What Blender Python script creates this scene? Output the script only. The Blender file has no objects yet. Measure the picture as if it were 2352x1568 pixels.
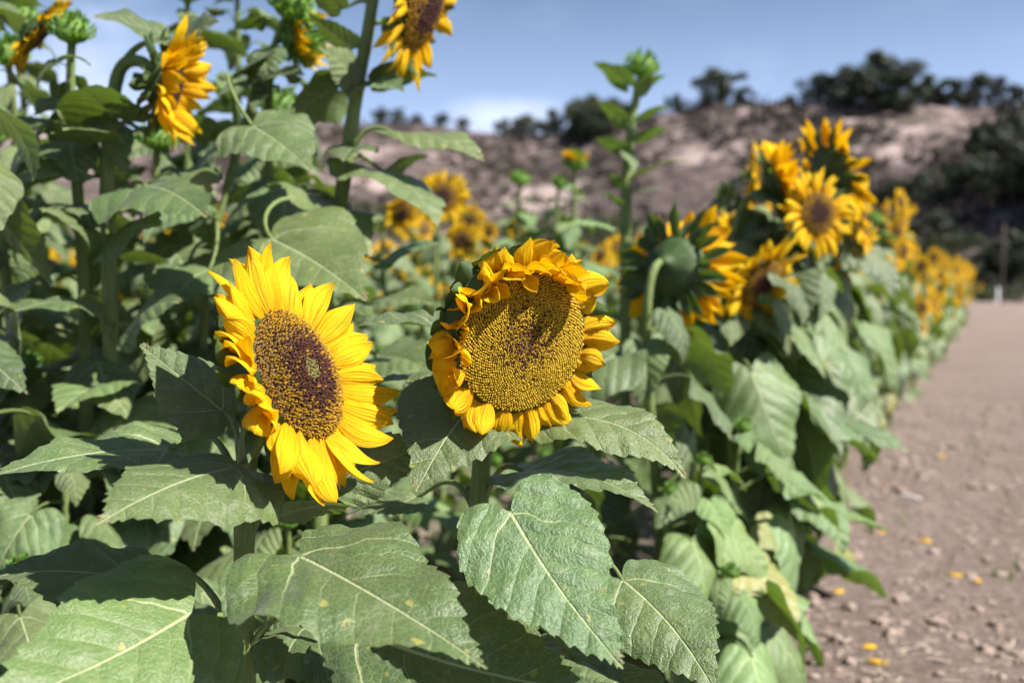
import bpy, bmesh, math, random
import numpy as np
from mathutils import Vector, Matrix, noise as mnoise
R = math.radians
SC = bpy.context.scene
COL = SC.collection
rng = random.Random(7)

# ------------------------------------------------------------------ camera
CAM_H = 1.05
LENS = 35.0
PITCH = math.atan(129 / 2287.0)
FPX = 2352 * LENS / 36.0
CAM = np.array([0, 0, CAM_H])
FWD = np.array([0, math.cos(PITCH), -math.sin(PITCH)])
UPV = np.array([0, math.sin(PITCH), math.cos(PITCH)])
RGT = np.array([1.0, 0, 0])


def P(px, py, z):
    """world point seen at photo pixel (2352 wide) at depth z"""
    return CAM + z * (FWD + RGT * (px - 1176) / FPX + UPV * (784 - py) / FPX)


def G(px, py, h=0.0):
    d = FWD + RGT * (px - 1176) / FPX + UPV * (784 - py) / FPX
    t = (h - CAM_H) / d[2]
    return CAM + d * t


def proj(p):
    d = np.asarray(p, float) - CAM
    z = d @ FWD
    return 1176 + FPX * (d @ RGT) / z, 784 - FPX * (d @ UPV) / z, z


def nrm(v):
    v = np.asarray(v, float)
    return v / (np.linalg.norm(v) + 1e-12)


def smooth(a, b, x):
    t = np.clip((np.asarray(x, float) - a) / (b - a), 0, 1)
    return t * t * (3 - 2 * t)


ROW_D = nrm([1112 / 2287.0, 1, 0])          # direction the planted rows run
ROW_N = np.array([-ROW_D[1], ROW_D[0], 0])  # into the field


# ------------------------------------------------------------------ materials
def new_mat(name):
    m = bpy.data.materials.new(name)
    m.use_nodes = True
    nt = m.node_tree
    nt.nodes.clear()
    return m, nt


class NB:
    """tiny node builder"""
    def __init__(s, nt):
        s.nt = nt

    def n(s, typ, inp=None, **kw):
        nd = s.nt.nodes.new(typ)
        for k, v in kw.items():
            setattr(nd, k, v)
        for k, v in (inp or {}).items():
            if isinstance(v, bpy.types.NodeSocket):
                s.nt.links.new(v, nd.inputs[k])
            else:
                nd.inputs[k].default_value = v
        return nd

    def m(s, op, a, b=None, c=None, clamp=False):
        nd = s.nt.nodes.new('ShaderNodeMath')
        nd.operation = op
        nd.use_clamp = clamp
        for i, v in enumerate((a, b, c)):
            if v is None:
                continue
            if isinstance(v, bpy.types.NodeSocket):
                s.nt.links.new(v, nd.inputs[i])
            else:
                nd.inputs[i].default_value = v
        return nd.outputs[0]

    def mix(s, f, a, b, blend='MIX'):
        nd = s.nt.nodes.new('ShaderNodeMix')
        nd.data_type = 'RGBA'
        nd.blend_type = blend
        for i, v in ((0, f), (6, a), (7, b)):
            if isinstance(v, bpy.types.NodeSocket):
                s.nt.links.new(v, nd.inputs[i])
            else:
                nd.inputs[i].default_value = v if i == 0 else (*v, 1)
        return nd.outputs[2]

    def ramp(s, fac, lo, hi):
        nd = s.nt.nodes.new('ShaderNodeMapRange')
        nd.interpolation_type = 'SMOOTHSTEP'
        s.nt.links.new(fac, nd.inputs[0])
        nd.inputs[1].default_value = lo
        nd.inputs[2].default_value = hi
        return nd.outputs[0]


def leaf_material(name, top, top2, under, vein, trans, dust=0.28):
    m, nt = new_mat(name)
    b = NB(nt)
    uv = b.n('ShaderNodeUVMap').outputs[0]
    sep = b.n('ShaderNodeSeparateXYZ', {0: uv})
    u, v = sep.outputs[0], sep.outputs[1]
    oi = b.n('ShaderNodeObjectInfo')
    rnd = oi.outputs['Random']
    tc = b.n('ShaderNodeTexCoord')
    shift = b.n('ShaderNodeVectorMath', {0: uv, 1: b.n('ShaderNodeCombineXYZ', {2: b.m('MULTIPLY', rnd, 37.0)}).outputs[0]}, operation='ADD').outputs[0]
    av = b.m('ABSOLUTE', v)
    sgn = b.m('SIGN', v)
    # wobble the vein field a little
    wob = b.n('ShaderNodeTexNoise', {'Vector': shift, 'Scale': 5.0, 'Detail': 2.0}).outputs[0]
    wobn = wob
    wob = b.m('MULTIPLY', b.m('SUBTRACT', wob, 0.5), 0.11)
    t = b.m('SUBTRACT', u, b.m('MULTIPLY', av, 0.75))
    t = b.m('SUBTRACT', t, b.m('MULTIPLY', b.m('MULTIPLY', av, av), 0.7))
    t = b.m('ADD', t, wob)
    tt = b.m('ADD', b.m('MULTIPLY', t, 5.6), b.m('MULTIPLY', b.m('MULTIPLY', sgn, b.m('GREATER_THAN', t, 0.06)), 0.22))
    fr = b.m('SUBTRACT', b.m('FRACT', b.m('ADD', tt, 0.5)), 0.5)
    d = b.m('DIVIDE', b.m('ABSOLUTE', fr), 5.6)
    side = b.ramp(d, 0.0055, 0.0012)
    main2 = b.ramp(b.m('ABSOLUTE', t), 0.010, 0.004)
    mid = b.ramp(b.m('ADD', av, b.m('MULTIPLY', u, 0.006)), 0.0125, 0.006)
    fade = b.ramp(av, 0.42, 0.02)
    veins = b.m('MAXIMUM', mid, b.m('MULTIPLY', b.m('MAXIMUM', b.m('MULTIPLY', b.m('MULTIPLY', side, b.ramp(wobn, .3, .7)), 0.62), main2), fade))
    # net of small veins
    vor = b.n('ShaderNodeTexVoronoi', {'Vector': shift, 'Scale': 34.0}, feature='DISTANCE_TO_EDGE').outputs[0]
    net = b.ramp(vor, 0.07, 0.0)
    n1 = b.n('ShaderNodeTexNoise', {'Vector': shift, 'Scale': 4.0, 'Detail': 5.0, 'Roughness': 0.6}).outputs[0]
    n2 = b.n('ShaderNodeTexNoise', {'Vector': shift, 'Scale': 160.0, 'Detail': 2.0}).outputs[0]
    n3 = b.n('ShaderNodeTexNoise', {'Vector': shift, 'Scale': 9.0, 'Detail': 6.0, 'Roughness': 0.7}).outputs[0]
    col = b.mix(b.ramp(n1, 0.3, 0.7), top, top2)
    col = b.mix(b.m('MULTIPLY', rnd, 0.5), col, [c * k for c, k in zip(top, (1.25, 1.1, .75))])
    col = b.mix(b.m('MULTIPLY', b.ramp(n3, 0.5, 0.75), dust), col, (0.30, 0.29, 0.22))
    col = b.mix(b.m('MULTIPLY', b.ramp(n2, 0.45, 0.75), 0.22), col, [min(1, c * 2) for c in top2])
    col = b.mix(b.m('MULTIPLY', b.ramp(u, .9, 1.0), b.ramp(n3, .4, .6)), col, (0.20, 0.15, 0.06))
    vv = b.n('ShaderNodeHueSaturation', {'Color': col, 'Hue': b.m('ADD', .487, b.m('MULTIPLY', b.m('FRACT', b.m('MULTIPLY', rnd, 7.3)), .03)), 'Value': b.m('ADD', .80, b.m('MULTIPLY', b.m('FRACT', b.m('MULTIPLY', rnd, 13.7)), .55))})
    col = vv.outputs[0]
    # sparse yellowing spots
    spot = b.m('MULTIPLY', b.ramp(b.n('ShaderNodeTexNoise', {'Vector': shift, 'Scale': 13.0, 'Detail': 1.0}).outputs[0], 0.69, 0.77), 0.6)
    col = b.mix(spot, col, (0.34, 0.30, 0.07))
    col = b.mix(b.m('MULTIPLY', net, 0.16), col, vein)
    col = b.mix(b.m('MULTIPLY', veins, 0.75), col, vein)
    geo = b.n('ShaderNodeNewGeometry')
    col = b.mix(b.m('MULTIPLY', geo.outputs['Backfacing'], 0.85), col, b.mix(b.m('MULTIPLY', veins, 0.8), under, vein))
    # relief: quilted between the veins
    h = b.m('MULTIPLY', b.m('POWER', b.m('MULTIPLY', d, 14.0), 0.6), 0.55)
    h = b.m('ADD', h, b.m('MULTIPLY', n3, 0.9))
    h = b.m('ADD', h, b.m('MULTIPLY', b.ramp(vor, 0.0, 0.2), 0.08))
    h = b.m('ADD', h, b.m('MULTIPLY', n2, 0.06))
    h = b.m('SUBTRACT', h, b.m('MULTIPLY', mid, 0.35))
    bump = b.n('ShaderNodeBump', {'Height': h, 'Strength': 0.65, 'Distance': 0.007}).outputs[0]
    bs = b.n('ShaderNodeBsdfPrincipled', {'Base Color': col, 'Roughness': 0.40, 'Specular IOR Level': 0.45, 'Normal': bump,
                                          'Sheen Weight': 0.06, 'Sheen Roughness': 0.5})
    tcol = b.mix(b.m('MULTIPLY', veins, 0.5), trans, [c * .45 for c in trans])
    tr = b.n('ShaderNodeBsdfTranslucent', {'Color': tcol, 'Normal': bump})
    mx = b.n('ShaderNodeMixShader', {0: 0.13, 1: bs.outputs[0], 2: tr.outputs[0]})
    o = b.n('ShaderNodeOutputMaterial', {0: mx.outputs[0]})
    return m


def petal_material():
    m, nt = new_mat('petal')
    b = NB(nt)
    uv = b.n('ShaderNodeUVMap').outputs[0]
    sep = b.n('ShaderNodeSeparateXYZ', {0: uv})
    u, v = sep.outputs[0], sep.outputs[1]
    rnd = b.n('ShaderNodeObjectInfo').outputs['Random']
    st = b.n('ShaderNodeTexNoise', {'Vector': b.n('ShaderNodeCombineXYZ', {0: b.m('MULTIPLY', u, 1.2), 1: b.m('MULTIPLY', v, 14.0), 2: b.m('MULTIPLY', rnd, 9.0)}).outputs[0], 'Scale': 2.0, 'Detail': 3.0}).outputs[0]
    col = b.mix(b.ramp(u, 0.0, 0.75), (0.88, 0.47, 0.004), (0.93, 0.66, 0.010))
    col = b.mix(b.m('MULTIPLY', b.ramp(st, 0.42, 0.62), 0.5), col, (0.84, 0.42, 0.003))
    col = b.mix(b.m('MULTIPLY', b.ramp(rnd, 0.55, 1.0), 0.4), col, (0.88, 0.45, 0.004))
    col = b.mix(b.m('MULTIPLY', b.ramp(u, .86, 1.0), b.m('MULTIPLY', b.ramp(st, .35, .6), .55)), col, (0.62, 0.26, 0.01))
    h = b.m('ADD', b.m('MULTIPLY', b.m('SINE', b.m('MULTIPLY', v, 24.0)), 0.25), st)
    bump = b.n('ShaderNodeBump', {'Height': h, 'Strength': 0.8, 'Distance': 0.0024}).outputs[0]
    bs = b.n('ShaderNodeBsdfPrincipled', {'Base Color': col, 'Roughness': 0.6, 'Specular IOR Level': 0.2, 'Normal': bump})
    tr = b.n('ShaderNodeBsdfTranslucent', {'Color': (0.95, 0.52, 0.004, 1), 'Normal': bump})
    mx = b.n('ShaderNodeMixShader', {0: 0.40, 1: bs.outputs[0], 2: tr.outputs[0]})
    b.n('ShaderNodeOutputMaterial', {0: mx.outputs[0]})
    return m


def attr_material(name, rough=0.7, spec=0.3):
    m, nt = new_mat(name)
    b = NB(nt)
    a = b.n('ShaderNodeAttribute', attribute_name='Col')
    bs = b.n('ShaderNodeBsdfPrincipled', {'Base Color': a.outputs[0], 'Roughness': rough, 'Specular IOR Level': spec})
    b.n('ShaderNodeOutputMaterial', {0: bs.outputs[0]})
    return m


def noise_material(name, c1, c2, scale=8, rough=0.7, spec=0.3, bump=0.3, dist=0.004, stretch=None, trans=None, coord='Object', vary=0.0, c3=None):
    m, nt = new_mat(name)
    b = NB(nt)
    tc = b.n('ShaderNodeTexCoord')
    vec = tc.outputs[coord]
    if stretch:
        vec = b.n('ShaderNodeMapping', {'Vector': vec, 'Scale': stretch}).outputs[0]
    n1 = b.n('ShaderNodeTexNoise', {'Vector': vec, 'Scale': scale, 'Detail': 5.0, 'Roughness': 0.62}).outputs[0]
    col = b.mix(b.ramp(n1, 0.32, 0.68), c1, c2)
    if c3:
        n2 = b.n('ShaderNodeTexNoise', {'Vector': vec, 'Scale': scale * 3.1, 'Detail': 4.0}).outputs[0]
        col = b.mix(b.ramp(n2, 0.55, 0.72), col, c3)
    if vary:
        rnd = b.n('ShaderNodeObjectInfo').outputs['Random']
        hs = b.n('ShaderNodeHueSaturation', {'Color': col, 'Value': b.m('ADD', 1 - vary, b.m('MULTIPLY', rnd, 2 * vary))})
        col = hs.outputs[0]
    bm = b.n('ShaderNodeBump', {'Height': n1, 'Strength': bump, 'Distance': dist}).outputs[0]
    bs = b.n('ShaderNodeBsdfPrincipled', {'Base Color': col, 'Roughness': rough, 'Specular IOR Level': spec, 'Normal': bm})
    out = bs.outputs[0]
    if trans:
        tr = b.n('ShaderNodeBsdfTranslucent', {'Color': (*trans, 1)})
        out = b.n('ShaderNodeMixShader', {0: 0.2, 1: out, 2: tr.outputs[0]}).outputs[0]
    b.n('ShaderNodeOutputMaterial', {0: out})
    return m


def soil_material():
    m, nt = new_mat('soil')
    b = NB(nt)
    tc = b.n('ShaderNodeTexCoord').outputs['Object']
    a = b.n('ShaderNodeTexNoise', {'Vector': tc, 'Scale': 0.9, 'Detail': 6.0, 'Roughness': 0.6}).outputs[0]
    c = b.n('ShaderNodeTexNoise', {'Vector': tc, 'Scale': 30.0, 'Detail': 8.0, 'Roughness': 0.72}).outputs[0]
    # fine straw litter, long streaks laid mostly across the path
    mp = b.n('ShaderNodeMapping', {'Vector': tc, 'Scale': (14.0, 95.0, 40.0), 'Rotation': (0, 0, 0.15)}).outputs[0]
    s = b.n('ShaderNodeTexNoise', {'Vector': mp, 'Scale': 1.0, 'Detail': 3.0, 'Roughness': 0.6}).outputs[0]
    col = b.mix(b.ramp(a, 0.35, 0.65), (0.260, 0.196, 0.165), (0.340, 0.264, 0.224))
    col = b.mix(b.ramp(c, 0.36, 0.66), [x * .62 for x in (0.26, 0.195, 0.17)], col)
    pt = b.n('ShaderNodeTexNoise', {'Vector': tc, 'Scale': 3.4, 'Detail': 5.0, 'Roughness': 0.65}).outputs[0]
    col = b.mix(b.m('MULTIPLY', b.ramp(pt, 0.50, 0.70), 0.42), col, (0.17, 0.125, 0.105))
    c2 = b.n('ShaderNodeTexNoise', {'Vector': tc, 'Scale': 95.0, 'Detail': 4.0, 'Roughness': 0.7}).outputs[0]
    col = b.mix(b.m('MULTIPLY', b.ramp(c2, 0.50, 0.34), 0.55), col, (0.12, 0.088, 0.075))
    wd = b.n('ShaderNodeTexNoise', {'Vector': tc, 'Scale': 0.55, 'Detail': 6.0, 'Roughness': 0.7}).outputs[0]
    col = b.mix(b.m('MULTIPLY', b.ramp(wd, 0.55, 0.72), 0.30), col, (0.16, 0.16, 0.07))
    col = b.mix(b.m('MULTIPLY', b.ramp(s, 0.55, 0.70), 0.65), col, (0.50, 0.41, 0.33))
    # far field verge turns to dry grass
    h = b.m('ADD', c, b.m('MULTIPLY', s, 0.3))
    bm = b.n('ShaderNodeBump', {'Height': h, 'Strength': 1.0, 'Distance': 0.035}).outputs[0]
    bs = b.n('ShaderNodeBsdfPrincipled', {'Base Color': col, 'Roughness': 0.92, 'Specular IOR Level': 0.15, 'Normal': bm})
    b.n('ShaderNodeOutputMaterial', {0: bs.outputs[0]})
    return m


def hill_material():
    m, nt = new_mat('dry_hillside')
    b = NB(nt)
    tc = b.n('ShaderNodeTexCoord').outputs['Object']
    mp = b.n('ShaderNodeMapping', {'Vector': tc, 'Scale': (1, 1, 1.6)}).outputs[0]
    a = b.n('ShaderNodeTexNoise', {'Vector': mp, 'Scale': 0.05, 'Detail': 8.0, 'Roughness': 0.62}).outputs[0]
    c = b.n('ShaderNodeTexNoise', {'Vector': mp, 'Scale': 0.35, 'Detail': 6.0, 'Roughness': 0.7}).outputs[0]
    col = b.mix(b.ramp(c, 0.35, 0.65), (0.075, 0.058, 0.052), (0.15, 0.114, 0.104))
    bare = b.m('ADD', a, b.m('MULTIPLY', b.m('SUBTRACT', c, 0.5), 0.35))
    col = b.mix(b.ramp(bare, 0.50, 0.60), col, (0.36, 0.28, 0.255))
    g = b.n('ShaderNodeTexNoise', {'Vector': mp, 'Scale': 0.08, 'Detail': 5.0}).outputs[0]
    col = b.mix(b.m('MULTIPLY', b.ramp(g, 0.55, 0.68), 0.5), col, (0.075, 0.07, 0.05))
    bm = b.n('ShaderNodeBump', {'Height': c, 'Strength': 1.0, 'Distance': 1.2}).outputs[0]
    bs = b.n('ShaderNodeBsdfPrincipled', {'Base Color': col, 'Roughness': 0.95, 'Specular IOR Level': 0.1, 'Normal': bm})
    b.n('ShaderNodeOutputMaterial', {0: bs.outputs[0]})
    return m


M = {}
M['leaf'] = leaf_material('leaf', (0.088, 0.132, 0.046), (0.054, 0.094, 0.034), (0.115, 0.175, 0.055), (0.42, 0.46, 0.24), (0.26, 0.42, 0.03))
M['young'] = leaf_material('young_leaf', (0.120, 0.190, 0.068), (0.090, 0.150, 0.055), (0.14, 0.23, 0.06), (0.42, 0.50, 0.22), (0.30, 0.50, 0.04), 0.15)
M['old'] = leaf_material('old_leaf', (0.20, 0.20, 0.055), (0.13, 0.16, 0.05), (0.22, 0.22, 0.07), (0.42, 0.40, 0.2), (0.45, 0.42, 0.05), 0.4)
M['stem'] = noise_material('stem', (0.16, 0.23, 0.065), (0.24, 0.30, 0.11), 34, 0.6, 0.3, 1.0, 0.004, (6, 6, 0.5), trans=(0.2, 0.32, 0.03))
M['bract'] = noise_material('bract', (0.040, 0.075, 0.025), (0.075, 0.12, 0.042), 40, 0.6, 0.3, 0.5, 0.002, trans=(0.15, 0.26, 0.02))
M['budgreen'] = noise_material('bud_green', (0.11, 0.22, 0.04), (0.17, 0.30, 0.06), 40, 0.55, 0.3, 0.4, 0.002, trans=(0.25, 0.42, 0.03))
M['petal'] = petal_material()
M['disc'] = attr_material('disc_floret', 0.6, 0.25)
M['soil'] = soil_material()
M['hill'] = hill_material()
M['bark'] = noise_material('bark', (0.07, 0.055, 0.045), (0.14, 0.11, 0.09), 3, 0.9, 0.1, 0.6, 0.05)
M['oak'] = noise_material('oak_leaf', (0.030, 0.040, 0.020), (0.055, 0.066, 0.032), 0.6, 0.6, 0.25, 0.2, 0.02, vary=0.25)
M['brush'] = noise_material('brush_leaf', (0.050, 0.064, 0.028), (0.085, 0.098, 0.045), 0.6, 0.8, 0.15, 0.2, 0.02, vary=0.25)
M['scrub'] = noise_material('scrub_leaf', (0.055, 0.046, 0.040), (0.095, 0.078, 0.062), 0.3, 0.9, 0.1, 0.2, 0.02)
M['grass'] = noise_material('grass_blade', (0.09, 0.17, 0.04), (0.17, 0.24, 0.07), 5, 0.6, 0.25, 0.1, 0.01, trans=(0.2, 0.35, 0.03))
M['straw'] = noise_material('straw', (0.42, 0.33, 0.24), (0.62, 0.53, 0.42), 12, 0.8, 0.15, 0.2, 0.002)
M['clod'] = noise_material('soil_clod', (0.22, 0.165, 0.138), (0.31, 0.24, 0.20), 14, 0.95, 0.1, 0.8, 0.012)
M['wood'] = noise_material('weathered_wood', (0.06, 0.046, 0.04), (0.11, 0.085, 0.072), 4, 0.9, 0.1, 0.5, 0.01, (3, 3, 0.3))
M['white'] = noise_material('white_paint', (0.70, 0.69, 0.66), (0.80, 0.79, 0.77), 6, 0.6, 0.3, 0.1, 0.002)


# ------------------------------------------------------------------ mesh building
class MB:
    def __init__(s):
        s.V, s.F, s.MI, s.UV, s.C = [], [], [], [], []
        s.n = 0

    def add(s, v, f, mi=0, uv=None, col=None):
        v = np.asarray(v, float).reshape(-1, 3)
        k = len(v)
        s.V.append(v)
        o = s.n
        s.F.extend([tuple(i + o for i in q) for q in f])
        s.MI.extend([mi] * len(f))
        s.UV.append(np.zeros((k, 2)) if uv is None else np.asarray(uv, float))
        s.C.append(np.ones((k, 3)) * (np.array([1, 1, 1]) if col is None else np.asarray(col, float)))
        s.n += k

    def mesh(s, name, mats, merge=0.0, color=False, smooth_=True):
        me = bpy.data.meshes.new(name)
        V = np.concatenate(s.V)
        me.from_pydata(V.tolist(), [], s.F)
        me.polygons.foreach_set('material_index', s.MI)
        if smooth_:
            me.polygons.foreach_set('use_smooth', [True] * len(s.F))
        uv = np.concatenate(s.UV)
        li = np.empty(len(me.loops), dtype=np.int32)
        me.loops.foreach_get('vertex_index', li)
        me.uv_layers.new(name='UVMap').data.foreach_set('uv', uv[li].astype(np.float32).ravel())
        if color:
            c = np.concatenate(s.C)
            at = me.color_attributes.new('Col', 'FLOAT_COLOR', 'POINT')
            at.data.foreach_set('color', np.concatenate([c, np.ones((len(c), 1))], 1).astype(np.float32).ravel())
        for m in mats:
            me.materials.append(m)
        if merge:
            bm = bmesh.new()
            bm.from_mesh(me)
            bmesh.ops.remove_doubles(bm, verts=bm.verts, dist=merge)
            bm.to_mesh(me)
            bm.free()
        me.update()
        return me

    def obj(s, name, mats, parent=None, **kw):
        return link(name, s.mesh(name, mats, **kw), parent)


def link(name, data, parent=None, loc=None, rot=None, scale=None, mat=None):
    o = bpy.data.objects.new(name, data)
    COL.objects.link(o)
    if parent is not None:
        o.parent = parent
    if mat is not None:
        o.matrix_local = mat
    else:
        if loc is not None:
            o.location = loc
        if rot is not None:
            o.rotation_euler = rot
        if scale is not None:
            o.scale = (scale,) * 3 if not hasattr(scale, '__len__') else scale
    return o


def tag(o, label=None, cat=None, group=None, kind=None):
    if label:
        o['label'] = label
    if cat:
        o['category'] = cat
    if group:
        o['group'] = group
    if kind:
        o['kind'] = kind
    return o


def empty(name, loc, label, cat, group=None):
    o = link(name, None, None, loc)
    o.empty_display_size = 0.1
    return tag(o, label, cat, group)


def bez(p0, p1, p2, p3, n):
    t = np.linspace(0, 1, n)[:, None]
    return (1 - t) ** 3 * p0 + 3 * (1 - t) ** 2 * t * p1 + 3 * (1 - t) * t * t * p2 + t ** 3 * p3


def catmull(pts, n):
    pts = np.asarray(pts, float)
    e = np.vstack([2 * pts[0] - pts[1], pts, 2 * pts[-1] - pts[-2]])
    m = len(pts) - 1
    out = []
    for q in np.linspace(0, m, n):
        i = min(int(q), m - 1)
        t = q - i
        a, b_, c, d = e[i], e[i + 1], e[i + 2], e[i + 3]
        out.append(0.5 * ((2 * b_) + (c - a) * t + (2 * a - 5 * b_ + 4 * c - d) * t * t + (3 * b_ - a - 3 * c + d) * t ** 3))
    return np.array(out)


def tube(path, rad, sides=8, cap=True):
    path = np.asarray(path, float)
    n = len(path)
    rad = np.ones(n) * rad if np.isscalar(rad) else np.interp(np.linspace(0, 1, n), np.linspace(0, 1, len(rad)), rad)
    tan = np.gradient(path, axis=0)
    tan /= np.linalg.norm(tan, axis=1)[:, None] + 1e-12
    a = np.array([1.0, 0, 0]) if abs(tan[0][0]) < 0.8 else np.array([0, 1.0, 0])
    u = nrm(a - tan[0] * (a @ tan[0]))
    V = []
    ang = np.linspace(0, 2 * math.pi, sides, endpoint=False)
    for i in range(n):
        u = nrm(u - tan[i] * (u @ tan[i]))
        w = np.cross(tan[i], u)
        V.append(path[i] + rad[i] * (np.cos(ang)[:, None] * u + np.sin(ang)[:, None] * w))
    V = np.concatenate(V)
    F = []
    for i in range(n - 1):
        for j in range(sides):
            k = (j + 1) % sides
            F.append((i * sides + j, i * sides + k, (i + 1) * sides + k, (i + 1) * sides + j))
    if cap:
        F.append(tuple(range((n - 1) * sides, n * sides)))
    return V, F


# ------------------------------------------------------------------ leaf blade
OUT = np.array([(-0.015, 0.004), (-0.085, 0.060), (-0.150, 0.150), (-0.130, 0.255), (-0.035, 0.350), (0.10, 0.400), (0.26, 0.395),
                (0.44, 0.335), (0.60, 0.245), (0.75, 0.148), (0.88, 0.064), (0.955, 0.022), (1.0, 0.0)])


def blade(r, Mn=40, K=5, wid=1.0, curl=0.5, curl0=0.0, fold=0.25, edge=0.6, ruf=0.03, twist=0.0, teeth=0.016, rumple=0.006, bite=0):
    """heart shaped toothed blade, attach point at the origin, tip along +x, upper side +z. returns V, F, UV, tip"""
    V, F, UV = [], [], []
    xs = np.linspace(-0.35, 1.1, 90)
    x0 = int(np.argmin(abs(xs)))
    th = -(curl0 + curl * np.clip(xs, 0, 2) ** 1.25)
    dx = xs[1] - xs[0]
    sx = np.cumsum(np.cos(th)) * dx
    sz = np.cumsum(np.sin(th)) * dx
    sx -= sx[x0]
    sz -= sz[x0]
    ph = r.uniform(0, 6.28)
    nr = r.uniform(1.2, 2.2)
    pp = [r.uniform(0, 6.28) for _ in range(4)]
    o = 0
    sway = r.uniform(-0.05, 0.05)
    for sd in (1, -1):
        asym = r.uniform(0.9, 1.1) * wid
        pts = catmull(OUT, Mn + 1) * np.array([1, asym])
        tg = np.gradient(pts, axis=0)
        nn = np.stack([-tg[:, 1], tg[:, 0]], 1)
        nn /= np.linalg.norm(nn, axis=1)[:, None] + 1e-9
        s_arc = np.linspace(0, 1, Mn + 1)
        if teeth:
            saw = np.array([0, 0.55, 1.0])[np.arange(Mn + 1) % 3] * np.array([r.uniform(.5, 1.4) for _ in range(Mn + 1)])
            env = smooth(0.05, 0.25, s_arc) * (1 - smooth(0.9, 1.0, s_arc) * .8)
            pts = pts + nn * (saw * teeth * env)[:, None] + np.stack([saw * teeth * env * .8, 0 * saw], 1)
            low = np.array([math.sin(7 * q * 3.1 + ph) + math.sin(13 * q * 2.7 + 2 * ph) for q in s_arc]) * 0.006
            pts = pts + nn * (low * env)[:, None]
        sp = np.clip(pts[:, 0] - 0.75 * pts[:, 1], 0, 1)
        sp = np.maximum.accumulate(sp)
        sp[-1] = pts[-1, 0]
        ks = np.linspace(0, 1, K + 1)
        X = sp[:, None] * (1 - ks) + pts[:, 0][:, None] * ks
        Y = pts[:, 1][:, None] * ks
        wn = ks[None, :] * np.ones_like(X)
        hw = np.interp(X, OUT[5:, 0], OUT[5:, 1] * wid, left=0.4 * wid)
        bend = fold - edge * Y
        yy = Y * np.cos(bend)
        zz = Y * np.sin(bend)
        zz = zz + ruf * (np.abs(Y) / 0.4) ** 1.5 * np.sin(2 * math.pi * nr * X + ph + sd * 1.1)
        zz = zz + rumple * (np.sin(23 * X + 9 * Y * sd + pp[0]) * np.sin(19 * Y * sd + pp[1] + 6 * X) + .6 * np.sin(41 * X + 31 * Y * sd + pp[2]) * np.sin(37 * Y + pp[3])) * np.minimum(1, 6 * Y)
        # tooth tips flick
        tw = twist * X
        y2 = sd * yy * np.cos(tw) - zz * np.sin(tw)
        z2 = sd * yy * np.sin(tw) + zz * np.cos(tw)
        cx = np.interp(X, xs, sx)
        cz = np.interp(X, xs, sz)
        tth = np.interp(X, xs, th)
        Px = cx - np.sin(tth) * z2
        Pz = cz + np.cos(tth) * z2
        Py = y2 + sway * np.sin(3.1 * X)
        V.append(np.stack([Px, Py, Pz], -1).reshape(-1, 3))
        UV.append(np.stack([X, sd * Y], -1).reshape(-1, 2))
        for i in range(Mn):
            for j in range(K):
                a = o + i * (K + 1) + j
                q = (a, a + K + 1, a + K + 2, a + 1)
                F.append(q[::-1] if sd < 0 else q)
        o += (Mn + 1) * (K + 1)
    V = np.concatenate(V)
    # make the winding agree with +z
    F2 = []
    for q in F:
        a, b_, c = V[q[0]], V[q[1]], V[q[2]]
        F2.append(q)
    tip = np.array([np.interp(1, xs, sx), sway * math.sin(3.1), np.interp(1, xs, sz)])
    zc = np.cross(V[F[Mn * K // 2][1]] - V[F[Mn * K // 2][0]], V[F[Mn * K // 2][3]] - V[F[Mn * K // 2][0]])[2]
    if zc < 0:
        F2 = [q[::-1] for q in F2]
    return V, F2, np.concatenate(UV), tip


def place_blade(V, tip, B, T, n):
    """map a blade so attach->tip runs B->T with its upper side towards n"""
    B, T = np.asarray(B, float), np.asarray(T, float)
    ex = nrm(tip)
    ez = nrm(np.array([0, 0, 1.0]) - ex * ex[2])
    ey = np.cross(ez, ex)
    EX = nrm(T - B)
    n = nrm(n)
    EZ = nrm(n - EX * (n @ EX))
    EY = np.cross(EZ, EX)
    sc = np.linalg.norm(T - B) / np.linalg.norm(tip)
    A = np.stack([ex, ey, ez])        # local basis rows
    W = np.stack([EX, EY, EZ])
    return B + sc * ((V @ A.T) @ W), sc, EX, EZ


hero_count = 0


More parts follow.
